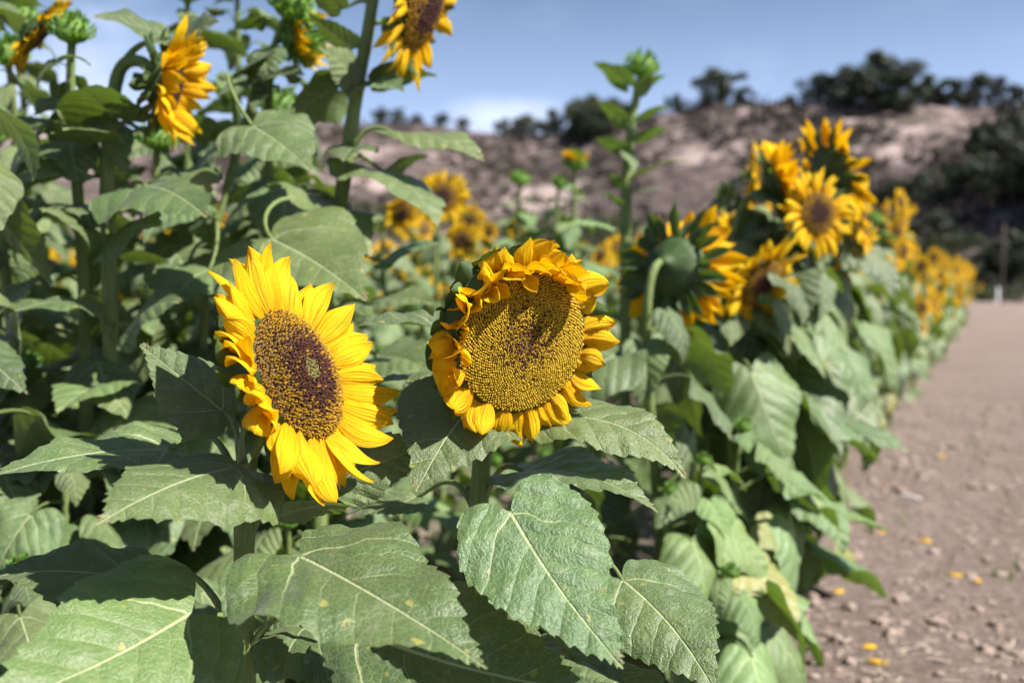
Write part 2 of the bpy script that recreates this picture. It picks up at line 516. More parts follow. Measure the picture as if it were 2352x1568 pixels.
def hero_leaf(plant, S, B, T, n=(0, -.6, .8), hi=True, mat='leaf', rad=0.0036, name='leaf', up=0.5, label=None, under=False, **kw):
    """one hand placed leaf: S = where its stalk leaves the stem, B = foot of the blade, T = tip"""
    global hero_count
    hero_count += 1
    r = random.Random(hero_count * 17 + 3)
    S, B, T = [P(*q) if len(q) == 3 else np.asarray(q[0]) for q in (S, B, T)]
    base = np.array(plant.location)
    par = dict(curl=r.uniform(.4, .8), fold=r.uniform(.15, .35), edge=r.uniform(.5, 1.0), ruf=r.uniform(.03, .05), twist=r.uniform(-.25, .25), rumple=0.010)
    par.update(kw)
    V, F, UV, tip = blade(r, 66 if hi else 42, 9 if hi else 5, **par)
    W, sc, EX, EZ = place_blade(V, tip, B, T, n)
    mb = MB()
    mb.add(W - base, F, 0, UV)
    L = np.linalg.norm(B - S)
    if L > 1e-4:
        path = bez(S, S + np.array([0, 0, up * L]) + 0.35 * (B - S), B - EX * 0.35 * L + np.array([0, 0, .1 * L]), B + EX * 0.02 * sc - EZ * 0.002, 14)
        if under:
            path = bez(S, S + np.array([0, 0, .3 * L]), B + EX * .08 * L - EZ * .35 * L, B + EX * .02 * sc - EZ * .002, 14)
        tv, tf = tube(path - base, [rad * 1.5, rad, rad * .85, rad * .7], 8)
        mb.add(tv, tf, 1)
    # raised midrib on the under side
    rib = np.stack([np.linspace(0, 0.8, 12), np.zeros(12)], 1)
    o = mb.obj(name, [M[mat], M['stem']], plant, merge=1e-5)
    if label:
        o['label'] = label
    return o


# ------------------------------------------------------------------ flower parts
def petal_geo(r, l, w, bend=0.3, cup=0.5, twist=0.0, tipcurl=0.3, nu=10, nv=6, pt=1.0):
    s = np.linspace(0, 1, nu)[:, None]
    q = np.linspace(-1, 1, nv + 1)[None, :]
    prof = (0.42 + 0.58 * np.sin(np.clip(s / 0.55, 0, 1) * math.pi / 2)) * np.where(s > 0.5, np.cos(np.clip((s - 0.5) / 0.5, 0, 1) * math.pi / 2) ** pt, 1)
    prof = np.maximum(prof, 0.015)
    hw = prof * w / 2
    y = q * hw
    z = -cup * (q ** 2) * hw * 0.9 + 0.075 * w * np.cos(q * 3 * math.pi) * np.sin(s * math.pi)
    z = z + r.uniform(-.05, .05) * w * np.sin(s * 7 + q * 2 + r.uniform(0, 6))
    th = -bend * s - tipcurl * s ** 4
    ds = l / (nu - 1)
    X = np.concatenate([[[0]], np.cumsum(np.cos(th[:-1]), 0) * ds])
    Z = np.concatenate([[[0]], np.cumsum(np.sin(th[:-1]), 0) * ds])
    side = r.uniform(-.12, .12) * l * s ** 2
    tw = twist * s
    yy = y * np.cos(tw) - z * np.sin(tw)
    zz = y * np.sin(tw) + z * np.cos(tw)
    V = np.stack([X - np.sin(th) * zz, yy + side, Z + np.cos(th) * zz], -1).reshape(-1, 3)
    UV = np.stack([s + 0 * q, q + 0 * s], -1).reshape(-1, 2)
    F = []
    k = nv + 1
    for i in range(nu - 1):
        for j in range(nv):
            F.append((i * k + j, (i + 1) * k + j, (i + 1) * k + j + 1, i * k + j + 1))
    return V, F, UV


def petal_at(r, phi, Rr, z0, pitch, l, w, roll=0.0, **kw):
    """petal in head space: z = facing direction, phi from head up (y) clockwise as seen from the front"""
    V, F, UV = petal_geo(r, l, w, **kw)
    c, s = math.cos(roll), math.sin(roll)
    V = V @ np.array([[1, 0, 0], [0, c, s], [0, -s, c]])
    c, s = math.cos(pitch), math.sin(pitch)
    V = np.stack([V[:, 0] * c - V[:, 2] * s, V[:, 1], V[:, 0] * s + V[:, 2] * c], 1)
    V = V + np.array([Rr, 0, z0])
    a = math.pi / 2 - phi
    c, s = math.cos(a), math.sin(a)
    V = np.stack([V[:, 0] * c - V[:, 1] * s, V[:, 0] * s + V[:, 1] * c, V[:, 2]], 1)
    return V, F, UV


def disc_geo(mb, r, Rd, N, dome, colf, hf=0.9, sides=5, dimple=0.0, spiky=False, expo=.5):
    """floret packed disc; colf(rho, r) -> rgb"""
    # bed
    nr, na = 10, 40
    rho = np.linspace(0, 1, nr + 1)
    zf = lambda q: dome * (1 - q ** 2.2) - dimple * np.exp(-(q / .22) ** 2)
    V, F = [], []
    for i in range(nr + 1):
        for j in range(na):
            a = 2 * math.pi * j / na
            V.append((Rd * rho[i] * math.cos(a), Rd * rho[i] * math.sin(a), zf(rho[i]) - 0.0008))
    for i in range(nr):
        for j in range(na):
            k = (j + 1) % na
            F.append((i * na + j, (i + 1) * na + j, (i + 1) * na + k, i * na + k))
    mb.add(V, F, 0, col=(0.075, 0.045, 0.010))
    sp = math.sqrt(math.pi * Rd * Rd / N)
    for i in range(N):
        q = ((i + .5) / N) ** expo
        a = i * 2.399963
        dz = -dome * 2.2 * q ** 1.2 / Rd
        n = nrm([-dz * math.cos(a), -dz * math.sin(a), 1])
        jt = sp * (.30 if spiky else .12)
        c = np.array([Rd * q * math.cos(a) + r.gauss(0, jt), Rd * q * math.sin(a) + r.gauss(0, jt), float(zf(q))])
        t1 = nrm(np.cross([0.3, 0.2, 1.0], n)) if abs(n[2]) < .99 else np.array([1.0, 0, 0])
        t1 = nrm(t1 - n * (t1 @ n))
        t2 = np.cross(n, t1)
        col, sz, hh = colf(q, r)
        sz *= r.uniform(.8, 1.18)
        rr = sp * 0.65 * sz * (1 if expo == .5 else 1.1 * max(.25, q) ** .36)
        h = sp * hf * hh
        ang = np.linspace(0, 2 * math.pi, sides, endpoint=False) + r.uniform(0, 1)
        ring = np.cos(ang)[:, None] * t1 + np.sin(ang)[:, None] * t2
        tilt = (t1 * r.uniform(-.3, .3) + t2 * r.uniform(-.3, .3)) * sp * (1.0 if spiky else .15)
        v = np.concatenate([c + ring * rr * .8, c + ring * rr * (0.95 if not spiky else .6) + n * h * .55 + tilt * .5, [c + n * h + tilt]])
        f = []
        for j in range(sides):
            k = (j + 1) % sides
            f.append((j, k, sides + k, sides + j))
            f.append((sides + j, sides + k, 2 * sides))
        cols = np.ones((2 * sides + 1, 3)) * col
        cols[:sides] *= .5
        mb.add(v, f, 0, col=cols)


def calyx_geo(mb, r, Rd, depth, nb, bl, bw, back=0.3, mi=0, stemr=0.011, spread=0.0, bulge=1.06):
    """green back of the head with bracts around its rim"""
    prof = [(Rd * 1.0, 0.0), (Rd * bulge, -depth * .18), (Rd * (bulge - .06), -depth * .5), (Rd * .72, -depth * .8), (Rd * .35, -depth * .97), (stemr, -depth * 1.12), (stemr * .9, -depth * 1.5)]
    na = 36
    V, F = [], []
    for i, (pr, pz) in enumerate(prof):
        for j in range(na):
            a = 2 * math.pi * j / na
            k = 1 + 0.03 * math.sin(a * 9 + i) * (1 if i < 4 else 0)
            V.append((pr * k * math.cos(a), pr * k * math.sin(a), pz))
    for i in range(len(prof) - 1):
        for j in range(na):
            k = (j + 1) % na
            F.append((i * na + j, i * na + k, (i + 1) * na + k, (i + 1) * na + j))
    mb.add(V, F, mi)
    for layer in range(2):
        for j in range(nb):
            phi = 2 * math.pi * (j + .5 * layer + r.uniform(-.25, .25)) / nb
            l = bl * r.uniform(.75, 1.25) * (1 if layer == 0 else .85)
            pv, pf, puv = petal_at(r, phi, Rd * (1.0 - .06 * layer), -depth * (.25 + .22 * layer), -back + r.uniform(-.25, .3) + spread, l, bw * r.uniform(.8, 1.2), bend=r.uniform(-.9, .1), cup=.5, tipcurl=r.uniform(-.6, .3), nu=7, nv=4)
            mb.add(pv, pf, mi, puv)


def head_matrix(c, n, base, up=(0, 0, 1)):
    n = nrm(n)
    up = np.asarray(up, float)
    y = nrm(up - n * (up @ n))
    x = np.cross(y, n)
    mt = Matrix(((x[0], y[0], n[0], c[0] - base[0]), (x[1], y[1], n[1], c[1] - base[1]), (x[2], y[2], n[2], c[2] - base[2]), (0, 0, 0, 1)))
    return mt


def col_ripe(q, r):
    """old head: gold seed beads, wine tinted heart"""
    g = np.array([0.50, 0.32, 0.016]) * r.uniform(.7, 1.2)
    p = np.array([0.12, 0.042, 0.025]) * r.uniform(.6, 1.5)
    if r.random() < 1 - smooth(.0, .66, q):
        return (p if r.random() < .68 else g * .8), .8, r.uniform(.7, 1.2)
    return g, 1.0 - .1 * r.random(), 1.0


def col_young(q, r):
    """fresh head: gold rim, dark wine ring, pale green heart"""
    g = np.array([0.36, 0.20, 0.008]) * r.uniform(.7, 1.25)
    p = np.array([0.062, 0.018, 0.012]) * r.uniform(.6, 1.4)
    y = np.array([0.15, 0.125, 0.035]) * r.uniform(.75, 1.2)
    if q < .18 + r.uniform(-.03, .03):
        return y, 1.0, .6
    gold = smooth(.42, .85, q)
    if r.random() < .03 + gold * .82:
        return g, .8, r.uniform(.9, 1.7)
    return p, .85, r.uniform(.7, 1.5)


def col_field(q, r):
    if q < .45:
        return np.array([0.055, 0.018, 0.012]) * r.uniform(.7, 1.3), 1, 1
    return (np.array([0.26, 0.14, 0.008]) if r.random() < smooth(.4, .8, q) else np.array([0.07, 0.025, 0.012])) * r.uniform(.7, 1.2), 1, 1


def col_down(q, r):
    return (np.array([0.16, 0.085, 0.01]) if r.random() < .6 else np.array([0.05, 0.02, 0.01])) * r.uniform(.7, 1.2), 1, 1


# library of field heads (shared meshes)
HEADS = []
for i in range(6):
    r = random.Random(100 + i)
    Rd = 0.055 + 0.008 * (i % 3)
    mb = MB()
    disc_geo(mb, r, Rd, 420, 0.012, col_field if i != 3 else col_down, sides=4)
    dm = mb.mesh('disc', [M['disc']], color=True)
    mb = MB()
    npet = 30 + 2 * (i % 3)
    for layer in range(2):
        for j in range(npet // 2):
            phi = 2 * math.pi * (j + .5 * layer + r.uniform(-.25, .25)) / (npet // 2)
            mb.add(*(lambda a: (a[0], a[1], 0, a[2]))(petal_at(r, phi, Rd * .95, 0.001 - .004 * layer, r.uniform(-.15, .5), r.uniform(.055, .082), r.uniform(.022, .031), roll=r.uniform(-.35, .35), bend=r.uniform(-.3, .6), cup=r.uniform(.2, .8), twist=r.uniform(-.6, .6), tipcurl=r.uniform(-.3, .9), nu=7, nv=4)))
    pm = mb.mesh('petal_ring', [M['petal']])
    mb = MB()
    calyx_geo(mb, r, Rd, 0.034, 13, 0.05, 0.02, back=-.1, stemr=.009)
    cm = mb.mesh('flower_head', [M['bract']])
    HEADS.append((cm, dm, pm, Rd))
for i in range(2):      # heads whose petals still point forward
    r = random.Random(160 + i)
    mb = MB()
    for layer in range(3):
        for j in range(15):
            phi = 2 * math.pi * (j + .33 * layer + r.uniform(-.3, .3)) / 15
            mb.add(*(lambda a: (a[0], a[1], 0, a[2]))(petal_at(r, phi, .058, 0.001 - .004 * layer, r.uniform(.35, 1.25), r.uniform(.06, .085), r.uniform(.026, .034), roll=r.uniform(-.5, .5), bend=r.uniform(-.3, .8), cup=r.uniform(.2, .8), twist=r.uniform(-.7, .7), tipcurl=r.uniform(-.3, .9), nu=8, nv=4)))
    pm = mb.mesh('petal_ring', [M['petal']])
    mb = MB()
    calyx_geo(mb, r, .058, 0.05, 15, 0.055, 0.022, back=.3, stemr=.009)
    HEADS.append((mb.mesh('flower_head', [M['bract']]), HEADS[i][1], pm, .058))
BUDS = []
for i in range(3):
    r = random.Random(200 + i)
    mb = MB()
    Rd = 0.028 + .004 * i
    calyx_geo(mb, r, Rd, 0.03, 12, 0.024, 0.012, back=-.3, stemr=.006)
    for j in range(64):     # inner bracts closing over the top
        phi = r.uniform(0, 6.28)
        e = r.uniform(0, 1.35)
        mb.add(*(lambda a: (a[0], a[1], 0, a[2]))(petal_at(r, phi, Rd * 1.0 * math.cos(e), Rd * .85 * math.sin(e), e * .9 + r.uniform(-.1, .5), r.uniform(.014, .024), .010, bend=r.uniform(-.8, .3), cup=.5, tipcurl=-.3, nu=6, nv=3)))
    dom = [(Rd * 1.0 * math.cos(t), Rd * .85 * math.sin(t)) for t in np.linspace(0, 1.5, 6)]
    V, F = [], []
    for k, (a, z) in enumerate(dom):
        for j in range(18):
            V.append((a * math.cos(j * math.pi / 9), a * math.sin(j * math.pi / 9), z))
    for k in range(5):
        for j in range(18):
            F.append((k * 18 + j, k * 18 + (j + 1) % 18, (k + 1) * 18 + (j + 1) % 18, (k + 1) * 18 + j))
    mb.add(V, F, 0)
    BUDS.append(mb.mesh('bud', [M['budgreen']]))
# half open bud: yellow tuft
TUFT = []
for i in range(2):
    r = random.Random(230 + i)
    mb = MB()
    for j in range(26):
        mb.add(*(lambda a: (a[0], a[1], 0, a[2]))(petal_at(r, r.uniform(0, 6.28), .024, .0, r.uniform(.7, 1.3), r.uniform(.03, .05), .014, bend=r.uniform(-.6, .4), cup=.6, nu=6, nv=3)))
    TUFT.append(mb.mesh('petal_ring', [M['petal']]))

# library of leaves with stalk: origin on the stem, blade out along +x
LEAVES = {}
for lod, (Mn, K, sd) in {'hi': (36, 5, 7), 'mid': (18, 3, 5), 'low': (7, 1, 3)}.items():
    lst = []
    for i in range(16):
        r = random.Random(300 + i)
        V, F, UV, tip = blade(r, Mn, K, wid=r.uniform(.88, 1.12), curl=r.uniform(.2, 1.5), fold=r.uniform(-.05, .55), edge=r.uniform(.2, 1.6), ruf=r.uniform(.03, .09), twist=r.uniform(-.8, .8), teeth=.017 if lod != 'low' else 0, rumple=.008 if lod == 'hi' else 0)
        pl = r.uniform(.45, .7)
        att = np.array([pl * .88, 0, pl * r.uniform(.3, .62)])
        droop = r.uniform(.1, .7)
        c, s = math.cos(droop), math.sin(droop)
        V = np.stack([V[:, 0] * c + V[:, 2] * s, V[:, 1], -V[:, 0] * s + V[:, 2] * c], 1) + att
        mb = MB()
        mb.add(V, F, 0, UV)
        path = bez(np.zeros(3), att * np.array([.35, 0, .75]), att - np.array([.25 * pl * c, 0, -.12 * pl]), att + np.array([.02, 0, -.004]), 9 if lod == 'hi' else 5)
        tv, tf = tube(path, [.028, .019, .016, .013], sd)
        mb.add(tv, tf, 1)
        lst.append(mb)
    for mat in ('leaf', 'young', 'old'):
        LEAVES[(lod, mat)] = [mb.mesh('leaf', [M[mat], M['stem']], merge=1e-4) for mb in lst]
    LEAVES[(lod, 'mb')] = lst


def stem_path(base, head, n, k=26, wob=0.02, r=rng):
    base, head, n = np.asarray(base, float), np.asarray(head, float), nrm(n)
    H = head[2] - base[2]
    path = bez(base, base + np.array([0, 0, .55 * H]) + .12 * (head - base), head - n * min(.22, .2 * H) + np.array([0, 0, .02]), head, k)
    ph = r.uniform(0, 6.28)
    t = np.linspace(0, 1, k)
    path[:, 0] += wob * np.sin(t * 5 + ph) * t * (1 - t) * 2
    path[:, 1] += wob * np.cos(t * 4 + ph) * t * (1 - t) * 2
    return path


def add_stem(root, path, r0, r1, sides=10, name='stem'):
    mb = MB()
    k = len(path)
    rad = np.linspace(r0, r1, k)
    rad[0] *= 1.25
    rr = random.Random(int(abs(path[0][0] * 1000)) + k)
    rad = rad * np.array([1 + rr.uniform(-.05, .07) for _ in range(k)])
    v, f = tube(path - np.array(root.location), rad, sides)
    mb.add(v, f, 0)
    return mb.obj(name, [M['stem']], root)


def add_head(root, c, n, idx, scale, up=(0, 0, 1)):
    cm, dm, pm, Rd = HEADS[idx]
    mt = head_matrix(c, n, np.array(root.location), up) @ Matrix.Scale(scale, 4)
    h = link('flower_head', cm, root, mat=mt)
    link('disc', dm, h)
    link('petal_ring', pm, h)
    return h


def add_bud(root, c, n, idx, scale, tuft=False):
    mt = head_matrix(c, n, np.array(root.location)) @ Matrix.Scale(scale, 4)
    h = link('bud', BUDS[idx % 3], root, mat=mt)
    if tuft:
        link('petal_ring', TUFT[idx % 2], h)
    return h


def plant(base, head, n, label, group=None, lod='hi', r=None, kind='flower', hs=1.0, nl=14, size=.2, z0=.12, z1=.93, r0=.014, r1=.008, mat='leaf', aim=None, tuft=False, hidx=None, az0=None, hang=0.0, extra=0):
    """a whole sunflower: stem up to head, leaves spiralling round it"""
    r = r or rng
    base, head = np.asarray(base, float), np.asarray(head, float)
    root = empty('sunflower', base, label, 'sunflower', group)
    n = nrm(n)
    off = .034 * hs * 1.1 if kind == 'flower' else .03 * hs
    path = stem_path(base, head - n * off, n, r=r)
    add_stem(root, path, r0, r1, 10 if lod == 'hi' else 6)
    if kind == 'flower':
        add_head(root, head, n, r.randrange(6) if hidx is None else hidx, hs)
    else:
        add_bud(root, head, n, r.randrange(3), hs, tuft)
    az = r.uniform(0, 6.28) if az0 is None else az0
    zz = path[:, 2] - base[2]
    for i in range(nl):
        t = z0 + (z1 - z0) * (i + r.uniform(-.3, .3)) / max(1, nl - 1)
        t = min(max(t, .03), .97)
        q = t * (len(path) - 1)
        k = min(int(q), len(path) - 2)
        p = path[k] * (1 - (q - k)) + path[k + 1] * (q - k)
        az += 2.4 + r.uniform(-.4, .4)
        a = az
        if aim is not None and r.random() < .55:
            a = aim + r.gauss(0, .7)
        s = size * (.55 + .6 * math.sin(min(1, t * 1.15) ** .8 * math.pi)) * r.uniform(.55, 1.2)
        if t > .9:
            s *= .75
        me = r.choice(LEAVES[(lod, 'old' if (t < .22 and r.random() < .22) else mat)])
        link('leaf', me, root, loc=p - base, rot=(r.uniform(-.35, .35), r.uniform(-.25, .4) - .25 * (t - .5) + hang * r.random(), a), scale=s)
    for i in range(extra):
        t = r.uniform(.62, .82)
        k = int(t * (len(path) - 1))
        p = path[k]
        a = (aim or 0) + r.uniform(-.6, .6)
        d = np.array([math.cos(a), math.sin(a), 0])
        q = p + d * r.uniform(.12, .24) + np.array([0, 0, r.uniform(-.02, .16)])
        hn = nrm(d + np.array([.2, -.5, r.uniform(-.5, .2)]))
        s_ = hs * r.uniform(.6, .85)
        v, f = tube(bez(p, p + d * .05 + np.array([0, 0, .06]), q - hn * .12 + np.array([0, 0, .03]), q - hn * .036 * s_, 10) - base, [r1 * .8, r1 * .6], 6)
        mb = MB()
        mb.add(v, f)
        mb.obj('branch', [M['stem']], root)
        add_head(root, q, hn, r.randrange(6), s_)
    return root


# ================================================================== near plants, placed by hand
# ---- plant 1: the fresh flower turned to the right
def hero_flower(root, c, n, up, Rd, N, dome, colf, petals, seed, calyx, spiky, dimple=0.0, stemr=.011):
    r = random.Random(seed)
    mt = head_matrix(c, n, np.array(root.location), up)
    mb = MB()
    calyx_geo(mb, r, Rd, **calyx, stemr=stemr)
    h = mb.obj('flower_head', [M['bract']], root)
    h.matrix_local = mt
    mb = MB()
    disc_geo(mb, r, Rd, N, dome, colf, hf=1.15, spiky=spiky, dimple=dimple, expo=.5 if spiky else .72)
    mb.obj('disc', [M['disc']], h, color=True)
    for p in petals:
        p = dict(p)
        mb = MB()
        V, F, UV = petal_at(r, p.pop('phi'), Rd * p.pop('rr', .97), p.pop('z', 0.0), p.pop('pitch'), p.pop('l'), p.pop('w'), **p, nu=14, nv=8)
        mb.add(V, F, 0, UV)
        mb.obj('petal', [M['petal']], h)
    return h


p1_base = np.array([*P(560, 1400, 1.13)[:2], 0.0])
plant1 = empty('sunflower', p1_base, 'nearest sunflower, its fresh head turned to the right with long flat petals', 'sunflower', 'sunflowers in the edge row')
f1c = P(690, 858, 1.06)
f1n = nrm(RGT * .87 - FWD * .34 + UPV * .36)
r = random.Random(11)
pet = []
NP = 26
for layer in range(2):
    for j in range(NP):
        ph = 2 * math.pi * (j + .5 * layer + r.uniform(-.28, .28)) / NP
        d = math.degrees(ph) % 360
        leftish = max(0, math.cos(math.radians(d - 285)))
        l = r.uniform(.068, .084)
        if 140 < d < 225:
            l *= .90
        if 225 < d < 330:
            l *= .72
        pet.append(dict(phi=ph, pitch=r.uniform(-.15, .22) + .55 * leftish * r.random() - .15 * layer + .34 * max(0, math.cos(math.radians(d - 95))), pt=r.uniform(.55, 1.0), l=l, w=r.uniform(.027, .036) * (.85 if leftish > .5 else 1), z=-.001 - .004 * layer,
                        roll=r.uniform(-.35, .35), bend=r.uniform(-.45, .55), cup=r.uniform(.2, .9), twist=r.uniform(-.6, .6) * (1 + 1.5 * leftish), tipcurl=r.uniform(-.7, 1.0)))
hero_flower(plant1, f1c, f1n, UPV, 0.0715, 2300, .017, col_young, pet, 21, dict(depth=.036, nb=14, bl=.055, bw=.022, back=.2), True, dimple=.0015)
s1 = catmull([p1_base, P(562, 1560, 1.12), P(560, 1330, 1.12), P(563, 1180, 1.115), P(568, 1040, 1.11), P(585, 955, 1.10), P(612, 915, 1.085), f1c - f1n * .042], 40)
add_stem(plant1, s1, .0125, .0105, 14)
HL = hero_leaf
HL(plant1, (548, 1445, 1.11), (440, 1408, .96), (-75, 1650, .78), n=(.0, -.86, .6), curl=.25, fold=.12, ruf=.03, edge=.45, wid=1.12, twist=.1, under=True)
HL(plant1, (548, 1290, 1.115), (545, 1072, 1.03), (222, 1206, .86), n=(.15, -.42, .9), curl=.45, fold=.05, edge=.9, ruf=.035, twist=-.1, wid=1.05)
HL(plant1, (555, 1130, 1.12), (390, 1032, 1.20), (-30, 1098, 1.06), n=(0, -.45, .9), curl=.5, fold=.2, ruf=.055, rumple=.014, wid=.95)
HL(plant1, (556, 1075, 1.115), (512, 945, 1.13), (322, 790, 1.13), n=(.35, -.75, .55), curl=.3, fold=.35, edge=1.4, ruf=.02, up=.3)
HL(plant1, (562, 1420, 1.12), (690, 1278, .98), (1118, 1535, .84), n=(.25, -.42, .87), curl=.45, fold=.25, edge=.55, ruf=.045, wid=1.0, under=True)
HL(plant1, (575, 1230, 1.12), (640, 1185, 1.10), (828, 1168, 1.04), n=(.0, .35, .95), curl=.5, fold=.2, wid=.85)
HL(plant1, (566, 1180, 1.12), (790, 1095, 1.16), (992, 1022, 1.18), n=(.1, -.75, .6), curl=.3, fold=.35)
HL(plant1, (548, 1480, 1.12), (300, 1330, 1.16), (-40, 1330, 1.12), n=(-.1, -.45, .9), curl=.5)
HL(plant1, (560, 1520, 1.12), (820, 1452, 1.06), (1420, 1605, .93), n=(.15, -.70, .7), curl=.2, fold=.3, wid=.8)
HL(plant1, (565, 1500, 1.125), (700, 1440, 1.12), (880, 1640, 1.0), n=(.0, -.35, .9), curl=.6, wid=1.1)
HL(plant1, (558, 1545, 1.13), (420, 1500, 1.22), (180, 1420, 1.35), n=(.0, -.3, .9), curl=.6, wid=1.0)
HL(plant1, (566, 1340, 1.13), (660, 1390, 1.2), (760, 1480, 1.15), n=(.1, -.6, .7), curl=.6, wid=1.0)

# ---- plant 2: the big ripening head facing the camera
p2_base = np.array([*P(1105, 1400, 1.30)[:2], 0.0])
plant2 = empty('sunflower', p2_base, 'sunflower with a wide nodding head of ripening seeds and short curled petals', 'sunflower', 'sunflowers in the edge row')
f2c = P(1200, 784, 1.16)
f2n = nrm(RGT * .46 - FWD * .85 - UPV * .20)
r = random.Random(12)
pet = []
NP = 19
for layer in range(3):
    for j in range(NP):
        ph = 2 * math.pi * (j + .5 * layer + r.uniform(-.3, .3)) / NP
        d = math.degrees(ph) % 360
        right = max(0, math.cos(math.radians(d - 90)))
        left = max(0, math.cos(math.radians(d - 285)))
        top = max(0, math.cos(math.radians(d - 350)))
        l = r.uniform(.034, .054) * (1 - .22 * left)
        pit = r.uniform(-.1, .6) + .9 * left * r.random() + .7 * top * r.random()
        pet.append(dict(phi=ph, pitch=pit, l=l, pt=r.uniform(.8, 1.4), w=r.uniform(.027, .037), z=-.001 - .004 * layer, roll=r.uniform(-.6, .6), bend=r.uniform(-.6, .8), cup=r.uniform(.3, 1.1), twist=r.uniform(-1.1, 1.1), tipcurl=r.uniform(-1.6, 1.4)))
for d in (332, 340, 347, 4, 11, 18, 26, 34, 42):
    pet.append(dict(phi=math.radians(d), pitch=r.uniform(1.0, 1.5), l=r.uniform(.034, .046), w=r.uniform(.024, .03), z=.0, roll=r.uniform(-.4, .4), bend=r.uniform(-.6, .3), cup=.5, twist=r.uniform(-.8, .8), tipcurl=r.uniform(-1, .5)))
for d, l, pit in ((356, .036, 2.35), (318, .040, 1.9), (325, .034, 2.2), (304, .03, 1.7), (262, .034, 1.8)):
    pet.append(dict(phi=math.radians(d), pitch=pit, l=l, w=.021, z=.0, bend=.5, cup=.5, twist=.3, tipcurl=.2))
hero_flower(plant2, f2c, f2n, (0, 0, 1), 0.0825, 3000, .010, col_ripe, pet, 22, dict(depth=.066, nb=19, bl=.036, bw=.034, back=-.15, bulge=1.17), False, dimple=.003)
s2 = catmull([p2_base, P(1090, 1560, 1.29), P(1092, 1300, 1.29), P(1105, 1080, 1.29), P(1120, 940, 1.28), P(1140, 850, 1.255), f2c - f2n * .062], 40)
add_stem(plant2, s2, .0135, .011, 14)
HL(plant2, (1094, 1400, 1.29), (1172, 1176, 1.02), (1432, 1535, .91), n=(.08, -.72, .68), curl=.25, fold=.1, edge=.35, ruf=.02, wid=.95, twist=0, under=True)
HL(plant2, (1120, 960, 1.28), (1112, 893, 1.24), (956, 1130, 1.10), n=(.1, -.66, .74), curl=.35, fold=.12, edge=.5, wid=1.08)
HL(plant2, (1130, 930, 1.28), (1005, 752, 1.30), (822, 748, 1.26), n=(.1, -.12, 1), curl=.3, fold=.35, edge=.2, wid=.85)
HL(plant2, (1128, 950, 1.28), (1010, 868, 1.34), (860, 880, 1.30), n=(.0, -.12, 1), curl=.4, fold=.2, wid=.9)
HL(plant2, (1130, 960, 1.28), (1262, 958, 1.24), (1575, 1098, 1.18), n=(.25, -.3, .9), curl=1.1, fold=.2, edge=.8, twist=.5, wid=.85)
HL(plant2, (1100, 1190, 1.29), (1200, 1082, 1.26), (1510, 1176, 1.14), n=(.25, -.42, .86), curl=.8, fold=.25, wid=.85)
HL(plant2, (1095, 1420, 1.29), (1430, 1330, 1.18), (1650, 1600, 1.04), n=(.1, -.7, .7), curl=.4, fold=.15, wid=.9)
HL(plant2, (1092, 1370, 1.29), (1110, 1360, 1.22), (1250, 1500, 1.12), n=(-.5, -.2, .8), curl=.5, wid=.9)
HL(plant2, (1092, 1470, 1.29), (1230, 1480, 1.2), (1440, 1600, 1.08), n=(.1, -.3, .9), curl=.5, wid=1.0)
HL(plant2, (1095, 1180, 1.29), (960, 1140, 1.36), (780, 1195, 1.38), n=(.0, -.25, 1), curl=.5, wid=.9)
HL(plant2, (1093, 1500, 1.29), (1380, 1560, 1.12), (1560, 1640, 1.05), n=(.2, -.6, .8), curl=.5, wid=1.0)

# ---- tall plant 3 (stem at the left), flower in profile near its top
p3_base = np.array([*P(262, 1300, 1.85)[:2], 0.0])
plant3 = empty('sunflower', p3_base, 'tall sunflower with thick pale stem and yellow flower seen in profile facing right', 'sunflower', 'tall sunflowers on the left')
f3c = P(395, 195, 1.80)
f3n = nrm(RGT * .95 + FWD * .05 - UPV * .20)
s3 = catmull([p3_base, P(258, 1000, 1.85), P(252, 650, 1.85), P(246, 420, 1.85), P(256, 260, 1.85), P(276, 160, 1.84), P(318, 140, 1.83), P(352, 168, 1.81), f3c - f3n * .05], 40)
add_stem(plant3, s3, .0165, .009, 12)
add_head(plant3, f3c, f3n, 6, .92)
L3 = lambda *a, **k: HL(plant3, *a, hi=False, rad=.0045, **k)
L3((250, 600, 1.84), (222, 541, 1.78), (88, 480, 1.68), n=(-.1, -.75, .65), wid=1.3, curl=.4)
L3((252, 600, 1.84), (266, 543, 1.77), (372, 520, 1.68), n=(.2, -.75, .6), wid=1.25, curl=.4)
L3((258, 500, 1.84), (336, 428, 1.80), (476, 500, 1.62), n=(.2, -.7, .7), wid=1.2, curl=.5)
L3((254, 290, 1.84), (256, 268, 1.80), (172, 208, 1.62), n=(-.1, .6, .8), wid=1.0)
L3((262, 190, 1.84), (376, 82, 1.82), (212, 40, 1.72), n=(.0, -.75, .65), wid=1.2, curl=.4)
L3((270, 170, 1.84), (408, 98, 1.83), (505, 50, 1.78), n=(.1, -.8, .6), wid=1.2, curl=.4)
L3((250, 800, 1.85), (175, 690, 1.75), (20, 720, 1.62), n=(-.1, -.6, .8), wid=1.1)
L3((258, 820, 1.85), (300, 745, 1.78), (420, 690, 1.7), n=(.1, -.7, .7), wid=1.2)
L3((255, 860, 1.85), (250, 870, 1.8), (130, 950, 1.65), n=(-.1, -.6, .8), wid=1.1)
L3((252, 420, 1.85), (170, 395, 1.82), (20, 440, 1.72), n=(0, -.5, .9), wid=1.0)
L3((255, 330, 1.85), (225, 325, 1.80), (145, 300, 1.66), n=(0, -.4, .9), wid=1.0)
L3((262, 300, 1.85), (330, 300, 1.9), (420, 290, 1.85), n=(0, -.2, 1), wid=1.0)
L3((256, 960, 1.85), (300, 930, 1.8), (420, 990, 1.65), n=(.1, -.6, .8), wid=1.1)

